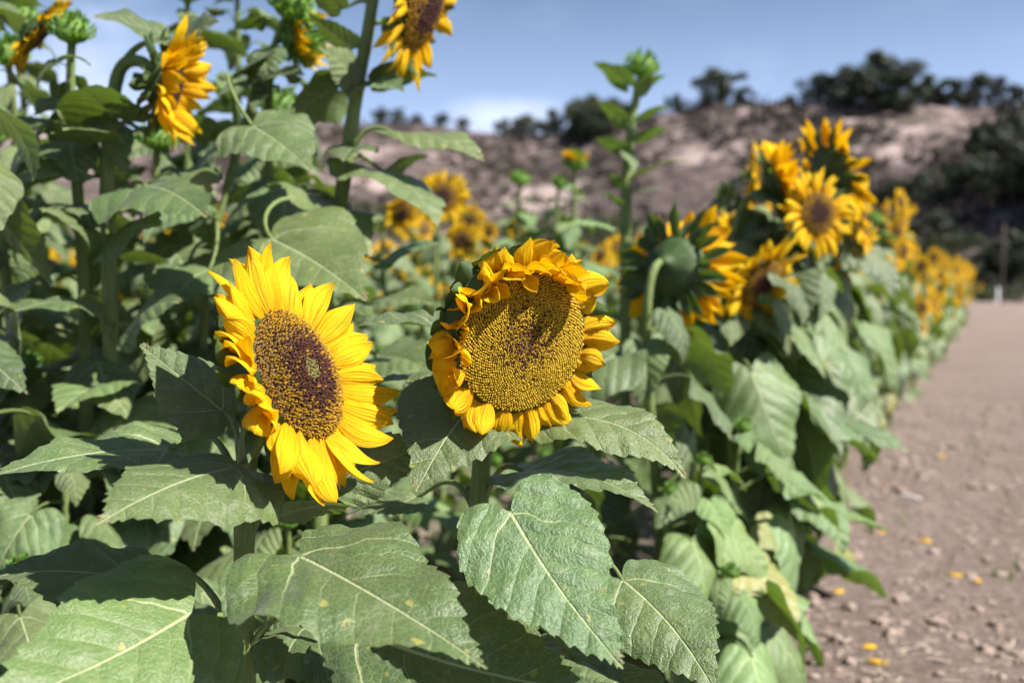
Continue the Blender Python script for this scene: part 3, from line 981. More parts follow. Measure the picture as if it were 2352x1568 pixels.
# ---- tall plant 4 (stem left of centre), flower cut by the top of the picture
p4_base = np.array([*P(720, 1400, 2.0)[:2], 0.0])
plant4 = empty('sunflower', p4_base, 'tall sunflower against the sky whose flower hangs at the top edge of the picture', 'sunflower', 'tall sunflowers on the left')
f4c = P(975, 22, 1.92)
f4n = nrm(RGT * .86 - FWD * .18 - UPV * .42)
s4 = catmull([p4_base, P(742, 800, 2.0), P(782, 470, 2.0), P(812, 260, 2.0), P(842, 90, 2.0), P(868, -50, 1.99), P(905, -75, 1.97), P(945, -20, 1.94), f4c - f4n * .05], 40)
add_stem(plant4, s4, .017, .009, 12)
add_head(plant4, f4c, f4n, 2, 1.12)
L4 = lambda *a, **k: HL(plant4, *a, hi=False, rad=.0045, **k)
L4((838, 110, 2.0), (805, 110, 1.99), (708, 36, 1.95), n=(-.2, .5, .8), wid=.8)
L4((820, 230, 2.0), (824, 190, 1.96), (732, 108, 1.9), n=(-.1, -.8, .6), wid=1.1)
L4((822, 220, 2.0), (830, 200, 1.97), (928, 212, 1.88), n=(.1, -.6, .8), wid=.9)
L4((826, 215, 2.0), (868, 190, 2.0), (1005, 176, 2.0), n=(.2, .5, .8), wid=.8)
L4((808, 345, 2.0), (908, 308, 1.98), (1112, 370, 1.9), n=(.2, -.2, .95), wid=.9, curl=.7, twist=.5)
L4((800, 370, 2.0), (890, 395, 2.05), (985, 360, 2.1), n=(.2, .5, .8), wid=1.0)
L4((800, 350, 2.0), (812, 340, 1.95), (788, 372, 1.85), n=(0, -.8, .6), wid=1.2)
L4((815, 280, 2.0), (770, 205, 2.05), (665, 300, 2.0), n=(-.3, .55, .7), wid=1.3)
L4((795, 420, 2.0), (838, 388, 1.98), (1005, 520, 1.85), n=(.3, -.1, .9), wid=1.1, curl=.8)
L4((780, 480, 2.0), (700, 450, 1.98), (850, 590, 1.85), n=(-.3, .4, .8), wid=1.0)
L4((765, 560, 2.0), (622, 548, 1.72), (842, 690, 1.55), n=(.1, -.75, .65), wid=1.1, curl=.3)
L4((770, 600, 2.0), (880, 600, 1.98), (1010, 560, 1.95), n=(.1, -.3, .9), wid=1.0)
L4((860, 20, 2.0), (780, 18, 2.0), (700, -30, 1.95), n=(-.2, .3, .9), wid=1.0)
L4((850, 60, 2.0), (930, 95, 2.0), (880, 40, 1.9), n=(.2, .2, .9), wid=.9)
L4((748, 760, 2.0), (850, 700, 1.95), (1000, 700, 1.85), n=(.1, -.4, .9), wid=1.0)
L4((745, 780, 2.0), (690, 760, 2.0), (560, 700, 2.0), n=(-.1, -.4, .9), wid=1.0)
L4((738, 860, 2.0), (870, 820, 1.95), (1000, 860, 1.85), n=(.1, -.6, .8), wid=1.1)

# ---- plant 5, thin stem with half open bud between the two tall ones
p5_base = np.array([*P(450, 1200, 2.15)[:2], 0.0])
plant5 = empty('sunflower', p5_base, 'slender tall sunflower whose half open bud shows a yellow tip', 'sunflower', 'tall sunflowers on the left')
b5 = P(690, 88, 2.15)
s5 = catmull([p5_base, P(470, 700, 2.15), P(515, 460, 2.15), P(565, 280, 2.15), P(600, 160, 2.15), P(640, 90, 2.15), b5 - nrm([.9, -.2, 0]) * .03], 34)
add_stem(plant5, s5, .011, .006, 10)
add_bud(plant5, b5, nrm([.95, -.3, -.1]), 1, 1.3, True)
L5 = lambda *a, **k: HL(plant5, *a, hi=False, rad=.004, **k)
L5((540, 370, 2.15), (580, 290, 1.72), (718, 395, 1.62), n=(.1, -.8, .6), wid=1.15, curl=.3)
L5((590, 190, 2.15), (560, 170, 2.1), (625, 130, 2.0), n=(0, -.6, .8), wid=1.0)
L5((585, 215, 2.15), (610, 180, 2.1), (700, 175, 2.0), n=(0, -.6, .8), wid=.9)
L5((560, 290, 2.15), (640, 210, 2.1), (585, 260, 2.0), n=(0, .3, .9), wid=1.0)
L5((500, 500, 2.15), (440, 470, 2.1), (330, 560, 2.0), n=(0, -.5, .8), wid=1.0)
L5((490, 560, 2.15), (480, 620, 1.9), (390, 720, 1.75), n=(0, -.8, .6), wid=1.3)
L5((475, 680, 2.15), (600, 640, 2.1), (690, 720, 2.0), n=(0, -.4, .9), wid=1.1)
L5((545, 350, 2.15), (480, 320, 2.1), (400, 260, 2.0), n=(0, .3, .9), wid=1.0)

# ---- drooping head with its back to the camera
rr = random.Random(41)
AIM = math.atan2(-ROW_N[1], -ROW_N[0])
EDGE = 'sunflowers in the edge row'
hb = P(1556, 618, 2.35)
plant([*(hb[:2] + np.array([-.02, .02])), 0], hb, (.50, .72, -.18), 'sunflower whose heavy dark head hangs with its back to the viewer', EDGE, r=rr, hs=1.26, nl=16, hang=.6, z1=.62, size=.22, r0=.015, r1=.008, aim=AIM, hidx=7)
# ---- cluster on the right
spec = [
    ((1878, 490, 2.72), (.35, -.93, .02), 1.02, 'bright round sunflower with dark heart facing the viewer in the cluster at right', 0),
    ((1915, 395, 3.00), (.80, .22, .38), 1.3, 'topmost sunflower of the right cluster, seen from behind with petals raised', 1),
    ((1796, 420, 2.80), (.80, -.25, .30), 1.05, 'sunflower in profile with spiky green bracts behind the bright round one', 7),
    ((1748, 650, 2.55), (.55, -.70, -.48), 1.05, 'sunflower drooping beneath the cluster, its brown face half shaded', 4),
    ((1985, 500, 3.20), (.85, -.40, .05), .95, 'sunflower peeping out at the right behind the round bright one', 5),
    ((1965, 590, 3.40), (.60, -.70, -.25), 1.0, 'sunflower tilted down below the cluster near the big drooping leaves', 1),
    ((1690, 560, 3.1), (.5, -.8, .1), .9, 'small yellow sunflower between the hanging dark head and the right cluster', 0),
]
for (hp, n, hs, lab, hi_) in spec:
    c = P(*hp)
    perp = c @ ROW_N
    b = c + ROW_N * (.62 - perp + rr.uniform(-.08, .12)) * .8 + ROW_D * rr.uniform(-.1, .1)
    plant([b[0], b[1], 0], c, n, lab, EDGE, r=rr, hs=hs, nl=29, size=.215, r0=.015, r1=.0085, aim=AIM, hidx=hi_, z0=.06, z1=.9, hang=.7)

# young low plants at the edge (pale fresh leaves)
for i, (px, py, z, H) in enumerate(((1560, 1450, 2.30, .66), (1655, 1200, 2.40, .72), (1490, 1330, 2.25, .60), (1740, 1330, 2.8, .55), (1620, 1500, 2.15, .45))):
    b = P(px, py, z)
    b[2] = 0
    plant(b, b + np.array([.04, -.05, H]), (.1, -.1, 1), ['young pale sunflower with no flower at the foot of the hanging head', 'young pale sunflower whose leafy top stands just above the soil edge', 'small pale sunflower shoot behind the ripening head', 'low leafy young sunflower beside the bare soil path', 'shortest pale sunflower shoot at the near corner of the row'][i], 'young pale sunflowers at the edge', r=rr, kind='bud', hs=.5, nl=10, size=.20, hang=.5, r0=.009, r1=.005, mat='young', aim=AIM)

# short leafy plants in the shade of the tall ones, and in the gap behind the ripening head
for i, (px, z, H) in enumerate(((30, 1.55, .62), (150, 1.75, .78), (350, 1.60, .60), (420, 1.95, .85), (70, 2.05, .9), (230, 2.2, .95), (520, 2.1, .8), (640, 1.85, .62), (760, 2.1, .7), (330, 2.4, 1.0), (-40, 1.8, .8))):
    b = P(px, 1000, z)
    b[2] = 0
    plant(b, b + np.array([.02, -.03, H]), (.1, -.2, 1), 'short leafy sunflower without bloom in the shade under the tall stems', 'short leafy sunflowers under the tall ones', r=rr, kind='bud', hs=.45, nl=20, size=.2, r0=.011, r1=.006, z0=.1)
for i, (px, z, H) in enumerate(((930, 2.5, .6), (1010, 3.0, .7), (1120, 2.9, .55), (1230, 2.7, .6), (1300, 3.3, .8), (870, 3.1, .85), (1180, 3.7, .85), (1060, 3.8, .9), (1340, 2.9, .6), (950, 3.9, .95))):
    b = P(px, 1000, z)
    b[2] = 0
    plant(b, b + np.array([.02, -.03, H]), (.1, -.2, 1), 'short leafy sunflower without bloom in the gap behind the ripening head', 'short leafy sunflowers in the gap', lod='mid', r=rr, kind='bud', hs=.45, nl=15, size=.17, r0=.01, r1=.006, z0=.15, mat='leaf' if i % 3 else 'young')

# ---- bud plant standing tall in the middle
cb = P(1474, 152, 3.0)
plantb = empty('sunflower', [*P(1440, 900, 3.0)[:2], 0.0], 'tall slim sunflower with a closed green bud standing against the hill', 'sunflower', 'budding sunflowers')
sb = catmull([np.array(plantb.location), P(1436, 800, 3.0), P(1438, 500, 3.0), P(1440, 400, 3.0), P(1448, 300, 3.0), P(1462, 220, 3.0), cb - np.array([0, 0, .02])], 40)
add_stem(plantb, sb, .019, .011, 10)
add_bud(plantb, cb, nrm([.1, -.3, 1]), 2, 1.08)
LB = lambda *a, **k: HL(plantb, *a, hi=False, rad=.0035, mat='young', **k)
for S, B_, T_, n in (((1463, 215), (1440, 195), (1360, 145), (-.3, .3, .9)), ((1458, 235), (1470, 215), (1500, 160), (0, .3, .9)), ((1465, 210), (1480, 200), (1535, 175), (.3, 0, .9)),
                     ((1450, 290), (1430, 285), (1368, 232), (-.3, .2, .9)), ((1450, 290), (1475, 270), (1545, 245), (.3, -.2, .9)), ((1445, 340), (1465, 320), (1532, 295), (.3, .2, .9)),
                     ((1443, 350), (1430, 345), (1366, 318), (-.3, .2, .9)), ((1443, 360), (1440, 350), (1455, 400), (0, .5, .8)), ((1440, 440), (1470, 400), (1588, 370), (.2, -.2, .9)),
                     ((1440, 430), (1425, 430), (1400, 400), (-.2, -.4, .9)), ((1440, 450), (1460, 440), (1525, 438), (.2, -.5, .9)), ((1438, 480), (1420, 470), (1380, 440), (-.2, -.5, .9)),
                     ((1437, 560), (1400, 520), (1300, 520), (-.2, -.5, .9)), ((1437, 580), (1480, 530), (1560, 560), (.2, -.5, .9)), ((1436, 660), (1400, 620), (1320, 640), (-.2, -.5, .9)), ((1437, 660), (1480, 640), (1570, 680), (.2, -.5, .9))):
    LB((*S, 3.0), (*B_, 2.97), (*T_, 2.9), n=n, wid=.64, curl=.6)

# ---- named flowers further in the field
for (px, py, z, n, hs, lab) in (
        (1017, 452, 4.6, (.15, -.95, .1), .98, 'single bright yellow sunflower standing above the field left of the bud'),
        (1078, 508, 5.2, (.3, -.9, 0), .72, 'upper sunflower of the loose yellow trio in the mid field'),
        (1122, 532, 5.4, (.4, -.9, -.1), .5, 'smallest sunflower of the loose yellow trio in the mid field'),
        (1062, 550, 5.0, (.2, -.9, -.1), .7, 'lower sunflower of the loose yellow trio in the mid field'),
        (922, 488, 4.4, (.6, -.6, -.5), .8, 'orange sunflower half hidden behind the tall stem leaves')):
    c = P(px, py, z)
    plant([c[0] - .05, c[1] + .08, 0], c, n, lab, 'flowering sunflowers in the mid field', lod='mid', r=rr, hs=hs, nl=12, size=.18)
for (px, py, z, hs, tf, lab) in ((1322, 372, 4.2, 1.2, True, 'bushy sunflower bearing a bud that opens yellow in front of the hill'), (1195, 412, 4.6, 1.0, False, 'narrow sunflower with small green bud left of the opening bud'), (1285, 420, 4.4, .9, False, 'low green budding sunflower beside the one opening yellow')):
    c = P(px, py, z)
    plant([c[0] + .03, c[1], 0], c, (.1, -.2, 1), lab, 'budding sunflowers', lod='mid', r=rr, kind='bud', hs=hs, nl=20, size=.15, mat='young', tuft=tf)

# ---- top left plants with buds
for (px, py, z, kind, n, hs, tf, lab) in (
        (90, 78, 2.0, 'flower', (.6, .3, -.5), .75, False, 'tall sunflower at the left corner with a small shaded yellow flower'),
        (15, 120, 2.2, 'bud', (.1, -.5, .9), 1.0, False, 'tall sunflower at the left border ending in a round green bud'),
        (672, 8, 2.1, 'bud', (.5, -.4, .7), 1.2, False, 'tall sunflower with a dark spiny bud at the upper picture edge'),
        (45, 40, 2.6, 'bud', (.1, -.2, .9), 1.1, False, 'shaded tall sunflower with bud behind the left corner flower'),
        (430, -30, 2.5, 'bud', (.1, -.3, .9), 1.2, False, 'tall sunflower whose stem runs out of the picture between two leaves'),
        (545, -60, 2.7, 'bud', (.1, -.3, .9), 1.2, False, 'tall thin sunflower seen against the sky behind the profile flower')):
    c = P(px, py, z)
    plant([c[0] - .06, c[1] + .05, 0], c, n, lab, 'tall sunflowers on the left', r=rr, kind=kind, hs=hs, nl=22, size=.18, r0=.015, r1=.007, tuft=tf, z0=.12)

# ================================================================== the field
def in_view(p, m=120):
    x, y, z = proj(p)
    return z > .3 and -m < x < 2352 + m


rr = random.Random(77)
taken = []
cnt = {'near': 0, 'mid': 0, 'far': 0}
FAR = []


def far_mesh(seed, flower=1, H=1.35):
    r = random.Random(seed)
    mb = MB()
    path = stem_path(np.zeros(3), np.array([.05, -.03, H]), nrm([.6, -.7, 0]), 8, r=r)
    v, f = tube(path, [.014, .009], 4)
    mb.add(v, f, 1)
    az = r.uniform(0, 6)
    for i in range(15):
        t = .1 + .82 * i / 14
        p = path[int(t * 7)]
        az += 2.4 + r.uniform(-.4, .4)
        src = r.choice(LEAVES[('low', 'mb')])
        s = .2 * (.55 + .6 * math.sin(min(1, t * 1.15) * math.pi)) * r.uniform(.8, 1.3)
        mt = Matrix.Translation(p) @ Matrix.Rotation(az, 4, 'Z') @ Matrix.Rotation(r.uniform(-.2, .5), 4, 'Y') @ Matrix.Scale(s, 4)
        A = np.array(mt)
        for k in range(2):
            V = src.V[k] @ A[:3, :3].T + A[:3, 3]
            o = 0 if k == 0 else len(src.V[0])
            F = [tuple(i - o for i in q) for q, m_ in zip(src.F, src.MI) if m_ == k]
            mb.add(V, F, k, src.UV[k])
    for fi in range(flower):
        n = nrm([.65 + r.uniform(-.3, .3), -.7 + r.uniform(-.2, .2), r.uniform(-.4, .15)])
        hp_ = path[-1] + n * .03 if fi == 0 else path[-1] + np.array([r.uniform(.05, .26), r.uniform(-.3, .05), -r.uniform(.15, .55)])
        A = np.array(head_matrix(hp_, n, np.zeros(3)))
        def put(V, F, mi, UV=None, col=None):
            mb.add(np.asarray(V) @ A[:3, :3].T + A[:3, 3], F, mi, UV, col)
        Rd = .06
        ring = [(Rd * math.cos(a), Rd * math.sin(a), 0) for a in np.linspace(0, 2 * math.pi, 12, endpoint=False)]
        put(ring + [(0, 0, .012)], [(j, (j + 1) % 12, 12) for j in range(12)], 3, col=(.12, .06, .01))
        put(ring + [(0, 0, -.04)], [((j + 1) % 12, j, 12) for j in range(12)], 1)
        for j in range(20):
            V, F, UV = petal_at(r, 2 * math.pi * (j + r.uniform(-.3, .3)) / 20, Rd * .95, 0, r.uniform(-.2, .5), r.uniform(.05, .075), r.uniform(.024, .034), bend=r.uniform(-.2, .5), nu=4, nv=2)
            put(V, F, 2, UV)
    return mb.mesh('sunflower', [M['leaf'], M['stem'], M['petal'], M['disc']], color=True)


FAR = [far_mesh(500 + i, flower=1 + (i % 3 == 0), H=1.2 + .07 * (i % 5)) for i in range(9)]
FAREDGE = [far_mesh(540 + i, flower=2 + (i % 3 == 0), H=1.25 + .07 * (i % 4)) for i in range(5)]
stuff_spots = []
n_far = 0
cands = []
for row in range(0, 46):
    perp = .80 + .75 * row
    t = 0.4 + rr.uniform(0, .3)
    while t < 60:
        p = ROW_N * (perp + rr.uniform(-.1, .1)) + ROW_D * t
        t += rr.uniform(.26, .42) * (1.0 if t < 15 else 1.3)
        if not in_view(p):
            continue
        x, y, z = proj(p)
        if z > 48:
            continue
        cands.append((z, row, p, x))
cands.sort(key=lambda c: c[0])
n_mid = n_near = 0
row_words = ['edge row', 'second row', 'third row', 'fourth row', 'fifth row']
for z, row, p, x in cands:
    if z < 1.45:
        continue
    if z < 2.3 and x > 420:
        continue
    if z < 5.3 and 850 < x < 1480:
        continue
    if z < 3.7 and 1400 < x < 1740:
        continue
    if z < 2.75 and row == 0:
        continue
    tall = x < 880 and z < 4.2
    if row > 5 and z > 9 and x < 600 and rr.random() < .4:
        continue
    if z < 3.9 or (row == 0 and z < 6):
        if n_near > 58:
            continue
        n_near += 1
        fl = (not tall) and rr.random() < .8
        H = rr.uniform(1.25, 1.68) if tall else rr.uniform(1.15, 1.45)
        hd = p + np.array([0, 0, H]) + (-ROW_N if row == 0 else np.zeros(3)) * rr.uniform(.0, .3)
        n = (rr.uniform(.2, .9), rr.uniform(-.9, -.2), rr.uniform(-.5, .1)) if fl else (.1, -.2, 1)
        lab = 'tall leafy sunflower in the shaded mass behind the thick pale stem' if tall else ('leafy sunflower of the edge row overhanging the bare soil' if row == 0 else 'leafy sunflower just inside the edge row')
        grp = 'tall sunflowers in the shaded mass' if tall else ('sunflowers overhanging the path' if row == 0 else 'sunflowers inside the edge row')
        plant(p, hd, n, lab, grp, lod='hi' if z < 3.6 else 'mid', r=rr, kind='flower' if fl else 'bud', hs=rr.uniform(.75, 1.05) if fl else rr.uniform(.8, 1.2), nl=38 if tall else 30, size=rr.uniform(.15, .195) if tall else rr.uniform(.19, .235), r0=.015, z0=.04, hang=.7 if row == 0 else .2, extra=1 if row == 0 else 0, aim=AIM if row == 0 else None)
    elif z < 8.5:
        if n_mid > 95:
            continue
        n_mid += 1
        fl = rr.random() < (.95 if row == 0 else .85)
        H = rr.uniform(.95, 1.4) if row else rr.uniform(1.1, 1.5)
        hd = p + np.array([0, 0, H]) + (-ROW_N if row == 0 else np.zeros(3)) * rr.uniform(.0, .3)
        n = (rr.uniform(.2, .9), rr.uniform(-.9, -.2), rr.uniform(-.5, .1)) if fl else (.1, -.2, 1)
        lab = ('flowering' if fl else 'budding') + (' sunflower in the edge row beyond the right cluster' if row == 0 else ' sunflower in the low middle field between the tall stems and the hill')
        plant(p, hd, n, lab, ('flowering' if fl else 'budding') + ' sunflowers ' + ('along the far edge row' if row == 0 else 'massed in the middle field'), lod='mid', r=rr, kind='flower' if fl else 'bud', hs=rr.uniform(.85, 1.15) if row == 0 else rr.uniform(.5, .85), nl=25 if row == 0 else 20, z0=.06, size=rr.uniform(.17, .21), hang=.6 if row == 0 else .1, extra=rr.randrange(0, 3) if row == 0 else 0, aim=AIM if row == 0 else None)
    elif n_far < 120:
        n_far += 1
        o = link('sunflower', rr.choice(FAREDGE if row == 0 else FAR), None, p, (0, 0, rr.uniform(-.5, .5)), rr.uniform(.85, 1.1))
        if row == 0:
            tag(o, 'small distant sunflower where the edge row narrows towards the pole', 'sunflower', 'distant sunflowers of the edge row')
        else:
            tag(o, 'tiny distant sunflower in the field below the hill', 'sunflower', 'distant sunflowers below the hill')
    else:
        stuff_spots.append((p, rr.randrange(9), rr.uniform(-.5, .5), rr.uniform(.85, 1.1)))
# the rest of the field as one mass
if stuff_spots:
    mb = MB()
    cache = []
    for me in FAR:
        co = np.empty(len(me.vertices) * 3)
        me.vertices.foreach_get('co', co)
        co = co.reshape(-1, 3)
        li = np.empty(len(me.loops), dtype=np.int32)
        me.loops.foreach_get('vertex_index', li)
        uvl = np.empty(len(me.loops) * 2)
        me.uv_layers[0].data.foreach_get('uv', uvl)
        uv = np.zeros((len(co), 2))
        uv[li] = uvl.reshape(-1, 2)
        ca = np.empty(len(co) * 4)
        me.color_attributes[0].data.foreach_get('color', ca)
        fs = [tuple(p_.vertices) for p_ in me.polygons]
        mi = [p_.material_index for p_ in me.polygons]
        cache.append((co, uv, ca.reshape(-1, 4)[:, :3], fs, mi))
    for p, k, a, s in stuff_spots[:900]:
        co, uv, ca, fs, mi = cache[k]
        c, sn = math.cos(a) * s, math.sin(a) * s
        V = np.stack([co[:, 0] * c - co[:, 1] * sn, co[:, 0] * sn + co[:, 1] * c, co[:, 2] * s], 1) + p
        o = mb.n
        mb.V.append(V)
        mb.UV.append(uv)
        mb.C.append(ca)
        mb.F.extend([tuple(i + o for i in q) for q in fs])
        mb.MI.extend(mi)
        mb.n += len(V)
    o = mb.obj('sunflower_field', [M['leaf'], M['stem'], M['petal'], M['disc']], color=True)
    tag(o, 'far mass of green and yellow sunflowers reaching to the foot of the hill', 'sunflower field', kind='stuff')
print('PLANTS near', n_near, 'mid', n_mid, 'far', n_far, 'stuff', len(stuff_spots))

# ================================================================== ground
def axis(lo, hi, fine_lo, fine_hi, step, grow=1.22):
    a = list(np.arange(fine_lo, fine_hi, step))
    s = step
    x = fine_hi
    while x < hi:
        a.append(x)
        s *= grow
        x += s
    a.append(hi)
    s = step
    x = fine_lo
    b = []
    while x > lo:
        s *= grow
        x -= s
        b.append(max(x, lo))
    return np.array(sorted(set(b + a)))


gx = axis(-400, 400, -1.2, 4.2, .035)
gy = axis(-60, 500, 1.9, 7.5, .035)
XX, YY = np.meshgrid(gx, gy)
ZZ = np.zeros_like(XX)
for i in range(len(gy)):
    for j in range(len(gx)):
        if -1.6 < gx[j] < 6 and 1.5 < gy[i] < 11:
            v = Vector((gx[j], gy[i], 0))
            ZZ[i, j] = .030 * (mnoise.noise(v * 2.2)) + .014 * mnoise.noise(v * 7) + .009 * mnoise.noise(v * 17)
# keep a level mean a little below zero where it is rough
mb = MB()
nx = len(gx)
F = [(i * nx + j, i * nx + j + 1, (i + 1) * nx + j + 1, (i + 1) * nx + j) for i in range(len(gy) - 1) for j in range(nx - 1)]
mb.add(np.stack([XX, YY, ZZ], -1).reshape(-1, 3), F, 0)
ground = tag(mb.obj('ground', [M['soil']]), kind='structure')

# clods, straw, grass: uncountable litter
rr = random.Random(5)
ico = bmesh.new()
bmesh.ops.create_icosphere(ico, subdivisions=2, radius=1)
iv = np.array([v.co[:] for v in ico.verts])
ifc = [tuple(v.index for v in f.verts) for f in ico.faces]
ico.free()


def gz(x, y):
    v = Vector((x, y, 0))
    return .030 * mnoise.noise(v * 2.2) + .014 * mnoise.noise(v * 7) + .009 * mnoise.noise(v * 17) if -1.6 < x < 6 and 1.5 < y < 11 else 0.0


def path_spot(r, ymax=11):
    while True:
        y = 1.9 + (r.random() ** 1.8) * (ymax - 1.9)
        x = r.uniform(-1.5, y * .56 + .4)
        return x, y


mb = MB()
for k in range(3600):
    x, y = path_spot(rr, 9)
    s = abs(rr.gauss(0, .0085)) + .003
    if y > 5:
        s *= 1.3
    off = Vector((rr.uniform(0, 99), rr.uniform(0, 99), 0))
    d = np.array([1 + .5 * mnoise.noise(Vector(v) * 1.3 + off) for v in iv])
    V = iv * d[:, None] * np.array([s * rr.uniform(.8, 1.4), s * rr.uniform(.8, 1.4), s * .75]) + np.array([x, y, gz(x, y) + s * .15])
    mb.add(V, ifc, 0)
tag(mb.obj('soil_clods', [M['clod']], smooth_=False), 'crumbly brown clods of soil strewn over the path', 'soil clods', kind='stuff')
mb = MB()
for k in range(4200):
    x, y = path_spot(rr, 12)
    l = rr.uniform(.008, .022) / max(.12, rr.random()) ** .6 * (1 + .05 * y)
    w = rr.uniform(.0006, .0022)
    a = rr.gauss(.2, .8)
    t = np.array([math.cos(a), math.sin(a), rr.uniform(-.12, .12)])
    q = np.array([-math.sin(a), math.cos(a), 0])
    c = np.array([x, y, gz(x, y) + .008])
    V = [c - t * l / 2 - q * w, c - t * l / 2 + q * w, c + t * l / 2 + q * w, c + t * l / 2 - q * w]
    V = V + [v + np.array([0, 0, w]) for v in V]
    mb.add(V, [(0, 1, 2, 3), (7, 6, 5, 4), (0, 4, 5, 1), (1, 5, 6, 2), (2, 6, 7, 3), (3, 7, 4, 0)], 0)
tag(mb.obj('straw_litter', [M['straw']], smooth_=False), 'pale bits of chopped straw littering the soil', 'straw', kind='stuff')
mb = MB()


def blade_grass(x, y, h, a):
    w = .0025
    b_ = np.array([x, y, gz(x, y) - .005])
    q = np.array([math.cos(a), math.sin(a), 0]) * w
    ln = np.array([-math.sin(a), math.cos(a), 0]) * h * rr.uniform(.1, .5)
    V = []
    for t in (0, .35, .7, 1):
        c = b_ + np.array([0, 0, h * t]) + ln * t * t
        V += [c - q * (1 - t * .95), c + q * (1 - t * .95)]
    mb.add(V, [(0, 1, 3, 2), (2, 3, 5, 4), (4, 5, 7, 6)], 0)


for k in range(46):      # tufts on the path
    x, y = path_spot(rr, 8)
    for _ in range(rr.randrange(3, 14)):
        blade_grass(x + rr.gauss(0, .03), y + rr.gauss(0, .03), rr.uniform(.03, .1), rr.uniform(0, 6.28))
for k in range(2600):    # weeds between the first rows
    p = ROW_N * rr.uniform(.7, 2.3) + ROW_D * rr.uniform(.6, 6)
    blade_grass(p[0], p[1], rr.uniform(.04, .16), rr.uniform(0, 6.28))
tag(mb.obj('grass', [M['grass']]), 'thin green grass sprouting from the soil between the plants', 'grass', kind='stuff')

# fallen petals
for i, (px, py, a) in enumerate(((1995, 1525, -.2), (1980, 1492, .35), (2030, 1115, 1.2), (2110, 1247, 0), (1915, 1363, .6), (2180, 1307, -.3), (2155, 1050, .2), (2240, 1340, .9), (2020, 1225, 1.0))):
    r = random.Random(900 + i)
    V, F, UV = petal_geo(r, .06, .02, bend=.5, cup=.8, tipcurl=.6)
    mb = MB()
    mb.add(V, F, 0, UV)
    g = G(px, py)
    o = mb.obj('fallen_petal', [M['petal']])
    o.location = (g[0], g[1], gz(g[0], g[1]) + .012)
    o.rotation_euler = (0, -.1, a)
    tag(o, 'single orange petal fallen on the brown soil of the path', 'petal', 'fallen petals on the soil')
# pale stick on the path
g = G(2090, 1152)
mb = MB()
v, f = tube(np.array([[-.05, .012, .0], [-.02, .004, .004], [.02, -.003, .003], [.05, -.014, .0]]), [.006, .007, .007, .005], 7)
mb.add(v, f)
o = mb.obj('stick', [M['white']])
o.location = (g[0], g[1], gz(g[0], g[1]) + .014)
o.rotation_euler = (0, 0, -.5)
tag(o, 'short bleached white piece of stalk lying on the soil path', 'stick')

# ================================================================== hill, trees, pole
ridge_px = np.array([[-1500, 330], [-200, 310], [300, 300], [700, 285], [1000, 292], [1100, 308], [1250, 322], [1350, 312], [1430, 290], [1520, 262], [1620, 246], [1850, 240], [2020, 236], [2180, 246], [2352, 250], [3200, 270], [4500, 300]], float)
ridge_D = np.array([[-1500, 240], [700, 230], [1150, 215], [1500, 175], [1900, 160], [2352, 160], [4500, 170]], float)


def hill_h(x, y):
    rr_ = math.hypot(x, y)
    az = math.atan2(x, y)
    if abs(az) > 1.2:
        return -3.0
    px = 1176 + FPX * math.tan(az)
    D = np.interp(px, ridge_D[:, 0], ridge_D[:, 1])
    ry = np.interp(px, ridge_px[:, 0], ridge_px[:, 1])
    hr = (655 - ry) / FPX * D * math.cos(az) + CAM_H
    r0 = 72 + 12 * math.sin(az * 7)
    t = (rr_ - r0) / (D - r0)
    if t < 0:
        return -.6 + .3 * t
    v = Vector((x * .03, y * .03, 3.1))
    n = mnoise.noise(v) * 4 + mnoise.noise(v * 2.7) * 2.2 + mnoise.noise(v * 7) * .8
    if t <= 1:
        s = t ** 1.15
        prof = s * (1.12 - .12 * s)
        return -.6 + (hr + .6) * prof + n * min(1, t * 3) * (1 - t) ** .5 * 1.1
    return hr - (t - 1) * hr * .5


hx = np.arange(-260, 330, 3.2)
hy = np.arange(48, 300, 3.2)
mb = MB()
V = [(x, y, hill_h(x, y)) for y in hy for x in hx]
n_ = len(hx)
mb.add(V, [(i * n_ + j, i * n_ + j + 1, (i + 1) * n_ + j + 1, (i + 1) * n_ + j) for i in range(len(hy) - 1) for j in range(n_ - 1)], 0)
tag(mb.obj('hill', [M['hill']]), kind='structure')


def leaf_cloud(r, clumps, n, size):
    mb = MB()
    for k in range(n):
        c, rad = r.choice(clumps)
        d = nrm([r.gauss(0, 1), r.gauss(0, 1), r.gauss(0, 1)])
        p = np.asarray(c) + d * np.asarray(rad) * (r.random() ** .4)
        s = size * r.uniform(.6, 1.4)
        a = nrm([r.gauss(0, 1), r.gauss(0, 1), r.gauss(0, 1)])
        b_ = nrm(np.cross(a, d + .3 * a))
        mb.add([p - a * s, p - b_ * s * .6, p + a * s, p + b_ * s * .6], [(0, 1, 2, 3)], 0)
    return mb


TREES = []
for i in range(4):      # unit trees about 1 high, crown wide
    r = random.Random(600 + i)
    cl = []
    for k in range(22):
        a = r.uniform(0, 6.28)
        q = r.uniform(.05, .50)
        cl.append(((q * math.cos(a), q * math.sin(a), r.uniform(.16, .84) - .3 * q), np.array([1, 1, .8]) * r.uniform(.12, .23)))
    crown = leaf_cloud(r, cl, 4200, .030).mesh('crown', [M['oak']], smooth_=False)
    mb = MB()
    v, f = tube(np.array([[0, 0, -.12], [.01, 0, .1], [.03, .02, .3], [.02, .0, .5]]), [.05, .04, .028, .015], 8)
    mb.add(v, f)
    for k in range(6):
        c = np.array(cl[k][0])
        v, f = tube(bez(np.array([.01, 0, .15]), np.array([.02, 0, .3]), c * .6 + np.array([0, 0, .1]), c, 7), [.024, .006], 6)
        mb.add(v, f)
    TREES.append((crown, mb.mesh('trunk', [M['bark']])))
BUSH = []
